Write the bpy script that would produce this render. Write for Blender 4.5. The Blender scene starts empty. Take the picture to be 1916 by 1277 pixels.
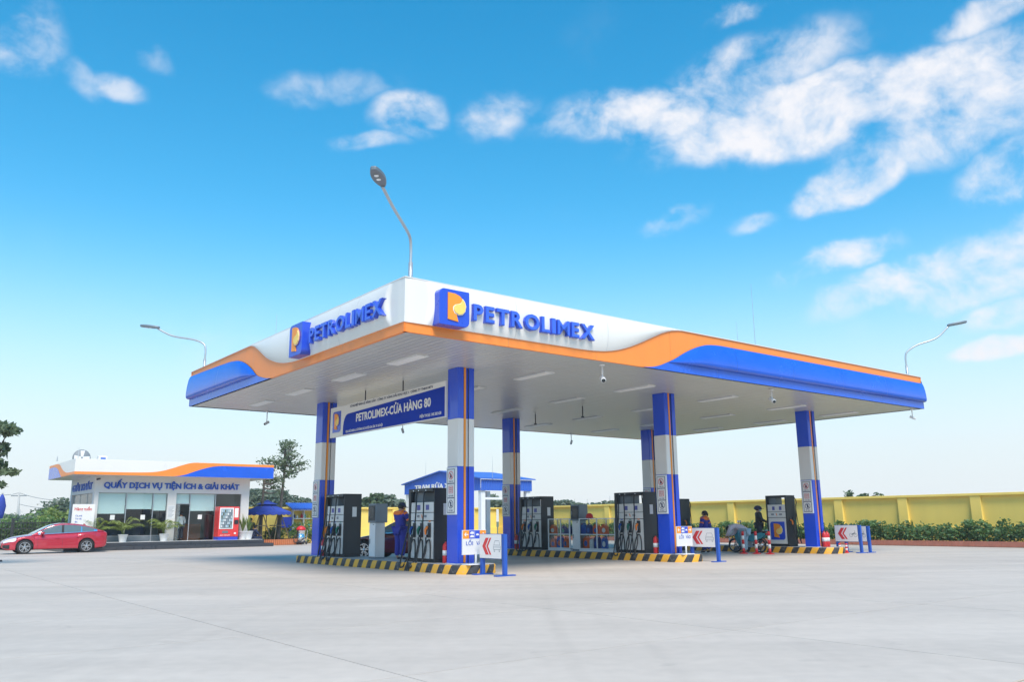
import bpy, bmesh, math, random
import numpy as np
from mathutils import Vector, Matrix
random.seed(7); RNG = np.random.default_rng(11)
SC = bpy.context.scene; COL = SC.collection
R = math.radians

# ------------------------------------------------------------------ camera
CAMZ = 1.3537; FPX = 1559.08; PITCH = R(12.1888); ROLL = R(-0.5597); TH = R(51.8998)
_f = np.array([0, math.cos(PITCH), math.sin(PITCH)]); _u = np.array([0, -math.sin(PITCH), math.cos(PITCH)]); _r = np.array([1., 0, 0])
RT = math.cos(ROLL)*_r + math.sin(ROLL)*_u; UP = -math.sin(ROLL)*_r + math.cos(ROLL)*_u; FW = _f
cam = bpy.data.cameras.new('camera'); camo = bpy.data.objects.new('camera', cam); COL.objects.link(camo)
cam.sensor_width = 36; cam.sensor_fit = 'HORIZONTAL'; cam.lens = FPX/1916*36; cam.clip_start = .1; cam.clip_end = 3000
M = Matrix(((RT[0], UP[0], -FW[0], 0), (RT[1], UP[1], -FW[1], 0), (RT[2], UP[2], -FW[2], CAMZ), (0, 0, 0, 1)))
camo.matrix_world = M; SC.camera = camo

# ------------------------------------------------------------------ world, sun, exposure
SUN_EL, SUN_AZ = R(53), R(166)          # azimuth clockwise from +Y: the hazy sun stands behind the camera, to the right
SC.view_settings.view_transform = 'Standard'; SC.view_settings.look = 'None'; SC.view_settings.gamma = 1
SC.view_settings.exposure = 0.62
SKY_STRENGTH = 0.135; SUN_STRENGTH = 3.1
world = bpy.data.worlds.new('World'); SC.world = world; world.use_nodes = True
def sky_nodes():
    nt = world.node_tree; nt.nodes.clear(); N = nt.nodes.new; L = nt.links.new
    out = N('ShaderNodeOutputWorld'); bg = N('ShaderNodeBackground'); L(bg.outputs[0], out.inputs[0]); bg.inputs[1].default_value = SKY_STRENGTH
    sky = N('ShaderNodeTexSky'); sky.sky_type = 'NISHITA'; sky.sun_disc = False
    sky.sun_elevation = SUN_EL; sky.sun_rotation = SUN_AZ; sky.air_density = 1.15; sky.dust_density = .25; sky.ozone_density = 2.2
    tc = N('ShaderNodeTexCoord')
    hsv = N('ShaderNodeHueSaturation'); hsv.inputs['Hue'].default_value = .482; hsv.inputs['Saturation'].default_value = 1.45; hsv.inputs['Value'].default_value = 1.05
    L(sky.outputs[0], hsv.inputs['Color'])
    # pale haze low over the horizon, all the way round
    sep = N('ShaderNodeSeparateXYZ'); L(tc.outputs['Generated'], sep.inputs[0])
    mr = N('ShaderNodeMapRange'); mr.interpolation_type = 'SMOOTHERSTEP'; L(sep.outputs[2], mr.inputs[0])
    for i, v in zip((1, 2, 3, 4), (-.02, .40, .97, 0)): mr.inputs[i].default_value = v
    pw = N('ShaderNodeMath'); pw.operation = 'POWER'; pw.inputs[1].default_value = 1.25; L(mr.outputs[0], pw.inputs[0])
    hz = N('ShaderNodeMix'); hz.data_type = 'RGBA'; L(pw.outputs[0], hz.inputs[0]); L(hsv.outputs[0], hz.inputs[6]); hz.inputs[7].default_value = (4.05, 4.42, 4.7, 1)
    # clouds: noise in direction space, denser inside a few broad banks
    banks = [(1600,190,310,62,4,1.4),(1320,210,260,58,-4,1.25),(1840,190,190,66,10,1.2),(1740,125,150,38,12,.7),(1590,338,100,36,18,1.15),(1870,485,170,58,14,1.5),(1565,492,100,30,12,1.15),(1700,525,140,36,14,1.15),(1890,320,80,44,12,.85),
             (770,215,62,46,10,.85),(930,215,70,40,25,.65),(20,75,56,72,-20,.62),(225,165,50,24,-10,.55),(1370,28,60,18,5,.68),(1860,658,74,18,3,1.1),(1420,120,160,46,6,.75),(1840,15,110,22,8,.7),(150,145,46,22,-30,.4),(660,165,66,26,10,.4),(1260,420,60,24,15,.6),(1400,420,42,20,10,.5),(690,275,70,18,5,.55),(560,180,60,30,15,.45),(290,105,36,22,-30,.4),(1880,590,70,24,10,.8)]
    dirn = N('ShaderNodeVectorMath'); dirn.operation = 'NORMALIZE'; L(tc.outputs['Generated'], dirn.inputs[0])
    warp = N('ShaderNodeTexNoise'); warp.inputs['Scale'].default_value = 9; warp.inputs['Detail'].default_value = 4; L(dirn.outputs[0], warp.inputs['Vector'])
    ws = N('ShaderNodeVectorMath'); ws.operation = 'SUBTRACT'; L(warp.outputs['Color'], ws.inputs[0]); ws.inputs[1].default_value = (.5, .5, .5)
    wm = N('ShaderNodeVectorMath'); wm.operation = 'SCALE'; L(ws.outputs[0], wm.inputs[0]); wm.inputs['Scale'].default_value = .055
    wd = N('ShaderNodeVectorMath'); wd.operation = 'ADD'; L(dirn.outputs[0], wd.inputs[0]); L(wm.outputs[0], wd.inputs[1])
    acc = None
    for (px, py, sx, sy, tilt, wt) in banks:
        d = FW*FPX + RT*(px-958) - UP*(py-638.5); d = d/np.linalg.norm(d)
        h = np.cross(d, [0, 0, 1]); h /= np.linalg.norm(h); w = np.cross(h, d)
        t = R(tilt); a = (h*math.cos(t)+w*math.sin(t))*FPX/sx; b = (-h*math.sin(t)+w*math.cos(t))*FPX/sy
        da = N('ShaderNodeVectorMath'); da.operation = 'DOT_PRODUCT'; L(wd.outputs[0], da.inputs[0]); da.inputs[1].default_value = a
        db = N('ShaderNodeVectorMath'); db.operation = 'DOT_PRODUCT'; L(wd.outputs[0], db.inputs[0]); db.inputs[1].default_value = b
        a2 = N('ShaderNodeMath'); a2.operation = 'MULTIPLY'; L(da.outputs['Value'], a2.inputs[0]); L(da.outputs['Value'], a2.inputs[1])
        b2 = N('ShaderNodeMath'); b2.operation = 'MULTIPLY_ADD'; L(db.outputs['Value'], b2.inputs[0]); L(db.outputs['Value'], b2.inputs[1]); L(a2.outputs[0], b2.inputs[2])
        m = N('ShaderNodeMapRange'); m.interpolation_type = 'SMOOTHSTEP'; L(b2.outputs[0], m.inputs[0])
        for i, v in zip((1, 2, 3, 4), (0, 2.0, wt, 0)): m.inputs[i].default_value = v
        if acc is None: acc = m.outputs[0]
        else:
            mx = N('ShaderNodeMath'); mx.operation = 'MAXIMUM'; L(acc, mx.inputs[0]); L(m.outputs[0], mx.inputs[1]); acc = mx.outputs[0]
    # sparse fair-weather cloud over the rest of the sky
    gen = N('ShaderNodeTexNoise'); gen.inputs['Scale'].default_value = 3.1; gen.inputs['Detail'].default_value = 2; L(dirn.outputs[0], gen.inputs['Vector'])
    gm = N('ShaderNodeMapRange'); L(gen.outputs['Fac'], gm.inputs[0])
    for i, v in zip((1, 2, 3, 4), (.6, .8, 0, .55)): gm.inputs[i].default_value = v
    mx = N('ShaderNodeMath'); mx.operation = 'MAXIMUM'; L(acc, mx.inputs[0]); L(gm.outputs[0], mx.inputs[1]); acc = mx.outputs[0]
    sq = N('ShaderNodeMapping'); sq.inputs['Scale'].default_value = (1, 1, 1.25); L(wd.outputs[0], sq.inputs[0])
    cl = N('ShaderNodeTexNoise'); cl.inputs['Scale'].default_value = 17; cl.inputs['Detail'].default_value = 11; cl.inputs['Roughness'].default_value = .58; L(sq.outputs[0], cl.inputs['Vector'])
    th = N('ShaderNodeMath'); th.operation = 'MULTIPLY_ADD'; L(acc, th.inputs[0]); th.inputs[1].default_value = .17; L(cl.outputs['Fac'], th.inputs[2])
    cm = N('ShaderNodeMapRange'); cm.interpolation_type = 'SMOOTHSTEP'; L(th.outputs[0], cm.inputs[0])
    for i, v in zip((1, 2, 3, 4), (.43, .88, 0, .97)): cm.inputs[i].default_value = v
    mul = N('ShaderNodeMath'); mul.operation = 'MULTIPLY'; L(cm.outputs[0], mul.inputs[0])
    am = N('ShaderNodeMapRange'); am.interpolation_type = 'SMOOTHSTEP'; L(acc, am.inputs[0]); [setattr(am.inputs[i], 'default_value', v) for i, v in zip((1, 2, 3, 4), (0, .8, 0, 1))]
    L(am.outputs[0], mul.inputs[1])
    fin = N('ShaderNodeMix'); fin.data_type = 'RGBA'; L(mul.outputs[0], fin.inputs[0]); L(hz.outputs[2], fin.inputs[6]); fin.inputs[7].default_value = (4.75, 4.7, 4.85, 1)
    L(fin.outputs[2], bg.inputs[0])
sky_nodes()
sun = bpy.data.lights.new('sun', 'SUN'); suno = bpy.data.objects.new('sun', sun); COL.objects.link(suno)
sun.energy = SUN_STRENGTH; sun.angle = R(28); sun.color = (1, .915, .80)
sd = Vector((math.sin(SUN_AZ)*math.cos(SUN_EL), math.cos(SUN_AZ)*math.cos(SUN_EL), math.sin(SUN_EL)))
suno.rotation_euler = sd.to_track_quat('Z', 'Y').to_euler(); suno.location = (30, -20, 40)

# ------------------------------------------------------------------ site frame: x' = U along the long canopy edge, y' = V along the islands
A0 = np.array([-2.43745, 18.36774]); U = np.array([math.sin(TH), math.cos(TH)]); V = np.array([-math.cos(TH), math.sin(TH)])
PHI = math.atan2(U[1], U[0]); K = .235; H = 5.577; TF = 1.277; LU, LV = 24.026, 15.356; CU, CV, SU, SV, CW = 3.848, 3.3195, 8.4738, 8.5717, .5517
def W(u, v, z=0): q = A0 + u*U + v*V; return (float(q[0]), float(q[1]), float(z))
def ray(px, py): return FW*FPX + RT*(px-958) - UP*(py-638.5)
def toUV(q): d = np.array(q[:2])-A0; return float(d@U), float(d@V)
def gz(px, py, z=0):
    d = ray(px, py); t = (z-CAMZ)/d[2]; return toUV(d*t)
def pu(px, py, u0):
    d = ray(px, py); c = toUV((0, 0)); t = (u0-c[0])/(d[:2]@U); return toUV(d*t)[1], CAMZ+d[2]*t
def pv(px, py, v0):
    d = ray(px, py); c = toUV((0, 0)); t = (v0-c[1])/(d[:2]@V); return toUV(d*t)[0], CAMZ+d[2]*t
def at(px, py, depth): d = ray(px, py); t = depth/d[1]; return (d[0]*t, depth, CAMZ+d[2]*t)

# ------------------------------------------------------------------ materials
def mat(name, col, rough=.5, metal=0., var=.06, scale=6., bump=0., bscale=40., spec=.5, coat=0., rvar=.08, stretch=None):
    m = bpy.data.materials.new(name); m.use_nodes = True; nt = m.node_tree; b = nt.nodes['Principled BSDF']; N = nt.nodes.new; L = nt.links.new
    b.inputs['Roughness'].default_value = rough; b.inputs['Metallic'].default_value = metal; b.inputs['Specular IOR Level'].default_value = spec
    if coat: b.inputs['Coat Weight'].default_value = coat; b.inputs['Coat Roughness'].default_value = .05
    tc = N('ShaderNodeTexCoord'); src = tc.outputs['Object']
    if stretch:
        mp = N('ShaderNodeMapping'); mp.inputs['Scale'].default_value = stretch; L(src, mp.inputs[0]); src = mp.outputs[0]
    n = N('ShaderNodeTexNoise'); n.inputs['Scale'].default_value = scale; n.inputs['Detail'].default_value = 5; L(src, n.inputs['Vector'])
    mx = N('ShaderNodeMix'); mx.data_type = 'RGBA'; L(n.outputs['Fac'], mx.inputs[0])
    c = np.array(col[:3]); mx.inputs[6].default_value = (*np.clip(c*(1-var*1.6), 0, 1), 1); mx.inputs[7].default_value = (*np.clip(c*(1+var*1.6), 0, 1), 1)
    L(mx.outputs[2], b.inputs['Base Color'])
    if rvar:
        mr = N('ShaderNodeMapRange'); L(n.outputs['Fac'], mr.inputs[0]); mr.inputs[3].default_value = max(0, rough-rvar); mr.inputs[4].default_value = min(1, rough+rvar); L(mr.outputs[0], b.inputs['Roughness'])
    if bump:
        n2 = N('ShaderNodeTexNoise'); n2.inputs['Scale'].default_value = bscale; n2.inputs['Detail'].default_value = 4; L(tc.outputs['Object'], n2.inputs['Vector'])
        bp = N('ShaderNodeBump'); bp.inputs['Strength'].default_value = bump; bp.inputs['Distance'].default_value = .02; L(n2.outputs['Fac'], bp.inputs['Height']); L(bp.outputs[0], b.inputs['Normal'])
    return m
def leafmat(name, col, var=.35):
    m = mat(name, col, .55, var=var, scale=1.3, rvar=.1); nt = m.node_tree; b = nt.nodes['Principled BSDF']
    tr = nt.nodes.new('ShaderNodeBsdfTranslucent'); ms = nt.nodes.new('ShaderNodeMixShader'); ms.inputs[0].default_value = .3
    tr.inputs[0].default_value = (col[0]*1.6, col[1]*1.5, col[2]*.8, 1); o = nt.nodes['Material Output']
    nt.links.new(b.outputs[0], ms.inputs[1]); nt.links.new(tr.outputs[0], ms.inputs[2]); nt.links.new(ms.outputs[0], o.inputs[0]); return m
def glassmat(name, tint=(.8, .92, .9), gl=.12):
    m = bpy.data.materials.new(name); m.use_nodes = True; nt = m.node_tree; nt.nodes.remove(nt.nodes['Principled BSDF'])
    t = nt.nodes.new('ShaderNodeBsdfTransparent'); g = nt.nodes.new('ShaderNodeBsdfGlossy'); f = nt.nodes.new('ShaderNodeLayerWeight'); s = nt.nodes.new('ShaderNodeMixShader'); a = nt.nodes.new('ShaderNodeMath'); p5 = nt.nodes.new('ShaderNodeMath')
    n = nt.nodes.new('ShaderNodeTexNoise'); n.inputs['Scale'].default_value = 2; cr = nt.nodes.new('ShaderNodeMix'); cr.data_type = 'RGBA'
    cr.inputs[6].default_value = (*[c*.96 for c in tint], 1); cr.inputs[7].default_value = (*tint, 1); nt.links.new(n.outputs['Fac'], cr.inputs[0]); nt.links.new(cr.outputs[2], t.inputs[0])
    g.inputs['Roughness'].default_value = .02; f.inputs[0].default_value = .5; p5.operation = 'POWER'; p5.inputs[1].default_value = 4; nt.links.new(f.outputs['Facing'], p5.inputs[0]); a.operation = 'MULTIPLY_ADD'; a.inputs[1].default_value = .8; a.inputs[2].default_value = gl
    nt.links.new(p5.outputs[0], a.inputs[0]); nt.links.new(a.outputs[0], s.inputs[0]); nt.links.new(t.outputs[0], s.inputs[1]); nt.links.new(g.outputs[0], s.inputs[2])
    nt.links.new(s.outputs[0], nt.nodes['Material Output'].inputs[0]); return m
def stripemat(name, ca, cb, period, slant):
    m = mat(name, ca, .6, var=.1, scale=3); nt = m.node_tree; N = nt.nodes.new; L = nt.links.new; b = nt.nodes['Principled BSDF']
    old = b.inputs['Base Color'].links[0].from_node
    uv = N('ShaderNodeUVMap'); uv.uv_map = 'UVMap'; sp = N('ShaderNodeSeparateXYZ'); L(uv.outputs[0], sp.inputs[0])
    q = N('ShaderNodeMath'); q.operation = 'MULTIPLY_ADD'; L(sp.outputs[1], q.inputs[0]); q.inputs[1].default_value = -slant; L(sp.outputs[0], q.inputs[2])
    d = N('ShaderNodeMath'); d.operation = 'DIVIDE'; L(q.outputs[0], d.inputs[0]); d.inputs[1].default_value = period
    fr = N('ShaderNodeMath'); fr.operation = 'FRACT'; L(d.outputs[0], fr.inputs[0]); g = N('ShaderNodeMath'); g.operation = 'GREATER_THAN'; L(fr.outputs[0], g.inputs[0]); g.inputs[1].default_value = .5
    nz = N('ShaderNodeTexNoise'); nz.inputs['Scale'].default_value = 9; nz.inputs['Detail'].default_value = 6; tc = N('ShaderNodeTexCoord'); L(tc.outputs['Object'], nz.inputs['Vector'])
    wr = N('ShaderNodeMapRange'); L(nz.outputs['Fac'], wr.inputs[0]); [setattr(wr.inputs[i], 'default_value', v) for i, v in zip((1, 2, 3, 4), (.55, .75, 0, .45))]
    mx = N('ShaderNodeMix'); mx.data_type = 'RGBA'; L(g.outputs[0], mx.inputs[0]); L(old.outputs[2], mx.inputs[6]); mx.inputs[7].default_value = (*cb, 1)
    m2 = N('ShaderNodeMix'); m2.data_type = 'RGBA'; L(wr.outputs[0], m2.inputs[0]); L(mx.outputs[2], m2.inputs[6]); m2.inputs[7].default_value = (.3, .28, .25, 1)
    L(m2.outputs[2], b.inputs['Base Color']); return m
MT = {}
def mk(n, *a, **k): MT[n] = mat(n, *a, **k)
mk('white_acp', (.76, .735, .70), .30, var=.025, scale=1.2, spec=.5, bump=.10, bscale=.9, stretch=(1, 1, .35))
mk('orange_acp', (.90, .26, .04), .38, var=.05, scale=2, bump=.08, bscale=1.1, stretch=(1, 1, .35))
mk('letter_face', (.045, .13, .72), .3, var=.05, coat=.3)
mk('blue_acp', (.012, .105, .62), .25, var=.08, scale=1.5, coat=.3)
mk('col_blue', (.012, .075, .66), .20, var=.05, scale=1.5, coat=.25)
mk('col_white', (.74, .72, .70), .22, var=.03, scale=1.5, coat=.2)
mk('soffit', (.61, .60, .58), .33, .3, var=.03, scale=.6, rvar=.05)
mk('dark_gap', (.05, .05, .055), .8)
mk('roof_grey', (.45, .46, .48), .6)
mk('diffuser', (.92, .91, .89), .4, var=.02)
mk('alu', (.62, .63, .65), .32, .8, var=.03)
mk('galv', (.50, .52, .54), .42, .6, var=.06)
mk('black_panel', (.022, .025, .030), .42, var=.12)
mk('black_rubber', (.018, .018, .020), .5, var=.1)
mk('grey_panel', (.76, .73, .70), .4, var=.03)
mk('light_panel', (.74, .72, .70), .35, var=.02)
mk('steel_grey', (.17, .20, .23), .42, .2, var=.06)
mk('screen', (.02, .03, .035), .15)
mk('lcd', (.09, .10, .36), .3, var=.15)
mk('logo_blue', (.02, .075, .58), .3, var=.05, coat=.3)
mk('logo_orange', (.92, .30, .02), .4, var=.05)
mk('logo_gold', (1.0, .62, .14), .4, var=.1)
mk('paper', (.80, .78, .75), .6, var=.02)
mk('ink', (.03, .04, .10), .6); mk('ink_blue', (.012, .085, .46), .5); mk('ink_red', (.62, .04, .04), .5); mk('ink_grey', (.22, .24, .26), .6)
mk('banner_blue', (.006, .04, .40), .7, spec=.2, var=.15, scale=1.2)
mk('sign_blue', (.015, .085, .42), .4, var=.06)
mk('sign_white', (.74, .73, .73), .4, var=.03)
mk('red_paint', (.62, .025, .03), .35, var=.08)
mk('noz_orange', (.85, .22, .02), .45); mk('noz_blue', (.01, .09, .40), .45); mk('noz_green', (.01, .16, .11), .45)
mk('concrete_top', (.42, .42, .42), .75, var=.08, bump=.2)
mk('yellow_wall', (.90, .66, .155), .75, var=.085, scale=1.1, bump=.15, bscale=25, stretch=(1, 1, .25))
mk('brick', (.42, .16, .11), .8, var=.18, scale=3, bump=.2)
mk('brick_orange', (.52, .17, .07), .8, var=.16, scale=3, bump=.2)
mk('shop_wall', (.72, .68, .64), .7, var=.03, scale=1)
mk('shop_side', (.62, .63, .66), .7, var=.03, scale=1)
mk('tile_dark', (.045, .05, .06), .3, var=.15, scale=3)
mk('blind', (.74, .82, .80), .8, var=.02)
mk('interior', (.52, .58, .60), .8, var=.06); mk('interior_floor', (.30, .29, .28), .4)
mk('wood', (.33, .12, .055), .55, var=.15, stretch=(1, 1, .2)); mk('dark_door', (.05, .035, .03), .5, var=.2)
mk('vend_red', (.72, .045, .045), .35, coat=.3); mk('vend_blue', (.03, .06, .50), .4)
mk('pot', (.75, .75, .74), .45, var=.03); mk('soil', (.06, .045, .03), .95, var=.3)
mk('fabric_blue', (.03, .065, .38), .8, var=.08); mk('pole_dark', (.05, .05, .06), .5)
mk('bark', (.11, .095, .08), .9, var=.3, scale=9, bump=.5, bscale=20); mk('stake', (.38, .28, .18), .85, var=.2)
mk('blue_roof', (.035, .12, .52), .42, var=.06); mk('white_steel', (.74, .75, .76), .45, var=.04)
mk('fence_black', (.03, .032, .035), .5)
mk('car_red', (.50, .022, .045), .22, .25, var=.05, coat=1.0); mk('car_maroon', (.13, .008, .018), .22, .3, var=.05, coat=1.0)
mk('tyre', (.022, .022, .024), .8); mk('rim', (.55, .56, .58), .28, .9); mk('chrome', (.75, .76, .78), .14, 1.0, var=.01)
mk('car_glass', (.11, .15, .16), .06, var=.05, coat=.6); mk('lamp_glass', (.70, .74, .78), .12, var=.05, coat=.5); mk('lamp_red', (.4, .01, .015), .2, coat=.5)
mk('skin', (.50, .28, .19), .6, var=.06); mk('hair', (.015, .012, .012), .5, var=.2)
mk('uniform_blue', (.035, .04, .30), .8, var=.12, scale=9, bump=.2); mk('uniform_orange', (.88, .20, .03), .8, var=.06)
mk('jacket_black', (.03, .032, .036), .8, var=.2, bump=.2); mk('shirt_pink', (.62, .54, .60), .85, var=.06, bump=.2); mk('jeans', (.34, .47, .56), .85, var=.12); mk('navy', (.02, .03, .08), .6)
mk('mask_cyan', (.32, .62, .78), .8); mk('shirt_pale', (.45, .52, .52), .85); mk('trouser_dark', (.03, .035, .05), .85); mk('khaki', (.10, .11, .06), .9, var=.3)
mk('teal', (.05, .30, .38), .3, var=.1, coat=.4); mk('plastic_white', (.78, .78, .78), .45); mk('plastic_blue', (.02, .12, .48), .4, coat=.2); mk('plastic_navy', (.015, .035, .20), .4, coat=.2); mk('plastic_orange', (.82, .14, .03), .45, coat=.2)
mk('plastic_red', (.6, .02, .02), .4); mk('plastic_yellow', (.8, .6, .05), .45); mk('plastic_green', (.10, .42, .32), .45)
mk('pole_concrete', (.45, .45, .44), .85)
MT['glass'] = glassmat('glass'); MT['shop_glass'] = glassmat('shop_glass', (.84, .93, .92), .06); MT['case_glass'] = glassmat('case_glass', (.93, .95, .95), .02)
MT['kerb'] = stripemat('kerb', (.035, .035, .04), (.80, .40, .03), .56, .62)
MT['leaf'] = leafmat('leaf', (.09, .14, .055)); MT['leaf_tree'] = leafmat('leaf_tree', (.12, .165, .09)); MT['leaf_far_hazed'] = leafmat('leaf_far_hazed', (.16, .20, .15), .2)  # leaves of the far trees carry pale distance haze in their base colour
MT['leaf_palm'] = leafmat('leaf_palm', (.21, .27, .07)); MT['leaf_hedge'] = leafmat('leaf_hedge', (.10, .19, .07), .45); MT['leaf_bright'] = leafmat('leaf_bright', (.15, .25, .075))
def concrete():
    m = mat('forecourt_concrete', (.53, .462, .402), .62, var=.05, scale=.35, bump=.12, bscale=60, rvar=.14, spec=.28); nt = m.node_tree; N = nt.nodes.new; L = nt.links.new; b = nt.nodes['Principled BSDF']
    old = b.inputs['Base Color'].links[0].from_node
    ge = N('ShaderNodeNewGeometry'); mp = N('ShaderNodeMapping'); mp.inputs['Rotation'].default_value = (0, 0, -PHI); mp.inputs['Scale'].default_value = (.25, 1.3, 1); L(ge.outputs['Position'], mp.inputs[0])
    st = N('ShaderNodeTexNoise'); st.inputs['Scale'].default_value = .55; st.inputs['Detail'].default_value = 7; st.inputs['Roughness'].default_value = .6; L(mp.outputs[0], st.inputs['Vector'])
    sp = N('ShaderNodeTexNoise'); sp.inputs['Scale'].default_value = 5; sp.inputs['Detail'].default_value = 8; L(ge.outputs['Position'], sp.inputs['Vector'])
    r1 = N('ShaderNodeMapRange'); L(st.outputs['Fac'], r1.inputs[0]); [setattr(r1.inputs[i], 'default_value', v) for i, v in zip((1, 2, 3, 4), (.3, .7, .87, 1.06))]
    r2 = N('ShaderNodeMapRange'); L(sp.outputs['Fac'], r2.inputs[0]); [setattr(r2.inputs[i], 'default_value', v) for i, v in zip((1, 2, 3, 4), (.3, .7, .955, 1.035))]
    oi = N('ShaderNodeObjectInfo'); r3 = N('ShaderNodeMapRange'); L(oi.outputs['Random'], r3.inputs[0]); r3.inputs[3].default_value = .975; r3.inputs[4].default_value = 1.025
    v1 = N('ShaderNodeMath'); v1.operation = 'MULTIPLY'; L(r1.outputs[0], v1.inputs[0]); L(r2.outputs[0], v1.inputs[1]); v2 = N('ShaderNodeMath'); v2.operation = 'MULTIPLY'; L(v1.outputs[0], v2.inputs[0]); L(r3.outputs[0], v2.inputs[1])
    # oil drips and long faint tyre tracks that run along the lanes
    dr = N('ShaderNodeTexNoise'); dr.inputs['Scale'].default_value = 1.7; dr.inputs['Detail'].default_value = 3; dr.inputs['Distortion'].default_value = .6; L(ge.outputs['Position'], dr.inputs['Vector'])
    r4 = N('ShaderNodeMapRange'); L(dr.outputs['Fac'], r4.inputs[0]); [setattr(r4.inputs[i], 'default_value', v) for i, v in zip((1, 2, 3, 4), (.66, .78, 1, .86))]
    mp2 = N('ShaderNodeMapping'); mp2.inputs['Rotation'].default_value = (0, 0, -PHI-.12); mp2.inputs['Scale'].default_value = (2.2, .07, 1); L(ge.outputs['Position'], mp2.inputs[0])
    tk = N('ShaderNodeTexNoise'); tk.inputs['Scale'].default_value = 1; tk.inputs['Detail'].default_value = 5; L(mp2.outputs[0], tk.inputs['Vector'])
    r5 = N('ShaderNodeMapRange'); L(tk.outputs['Fac'], r5.inputs[0]); [setattr(r5.inputs[i], 'default_value', v) for i, v in zip((1, 2, 3, 4), (.52, .72, 1, .945))]
    v3 = N('ShaderNodeMath'); v3.operation = 'MULTIPLY'; L(r4.outputs[0], v3.inputs[0]); L(r5.outputs[0], v3.inputs[1]); v4 = N('ShaderNodeMath'); v4.operation = 'MULTIPLY'; L(v2.outputs[0], v4.inputs[0]); L(v3.outputs[0], v4.inputs[1]); v2 = v4
    vm = N('ShaderNodeVectorMath'); vm.operation = 'SCALE'; L(old.outputs[2], vm.inputs[0]); L(v2.outputs[0], vm.inputs['Scale']); L(vm.outputs[0], b.inputs['Base Color']); return m
MT['concrete'] = concrete(); mk('joint', (.20, .20, .20), .9); mk('vend_window', (.26, .36, .40), .4, var=.25, scale=14); mk('earth', (.10, .13, .06), .95, var=.3, scale=.2)

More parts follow.
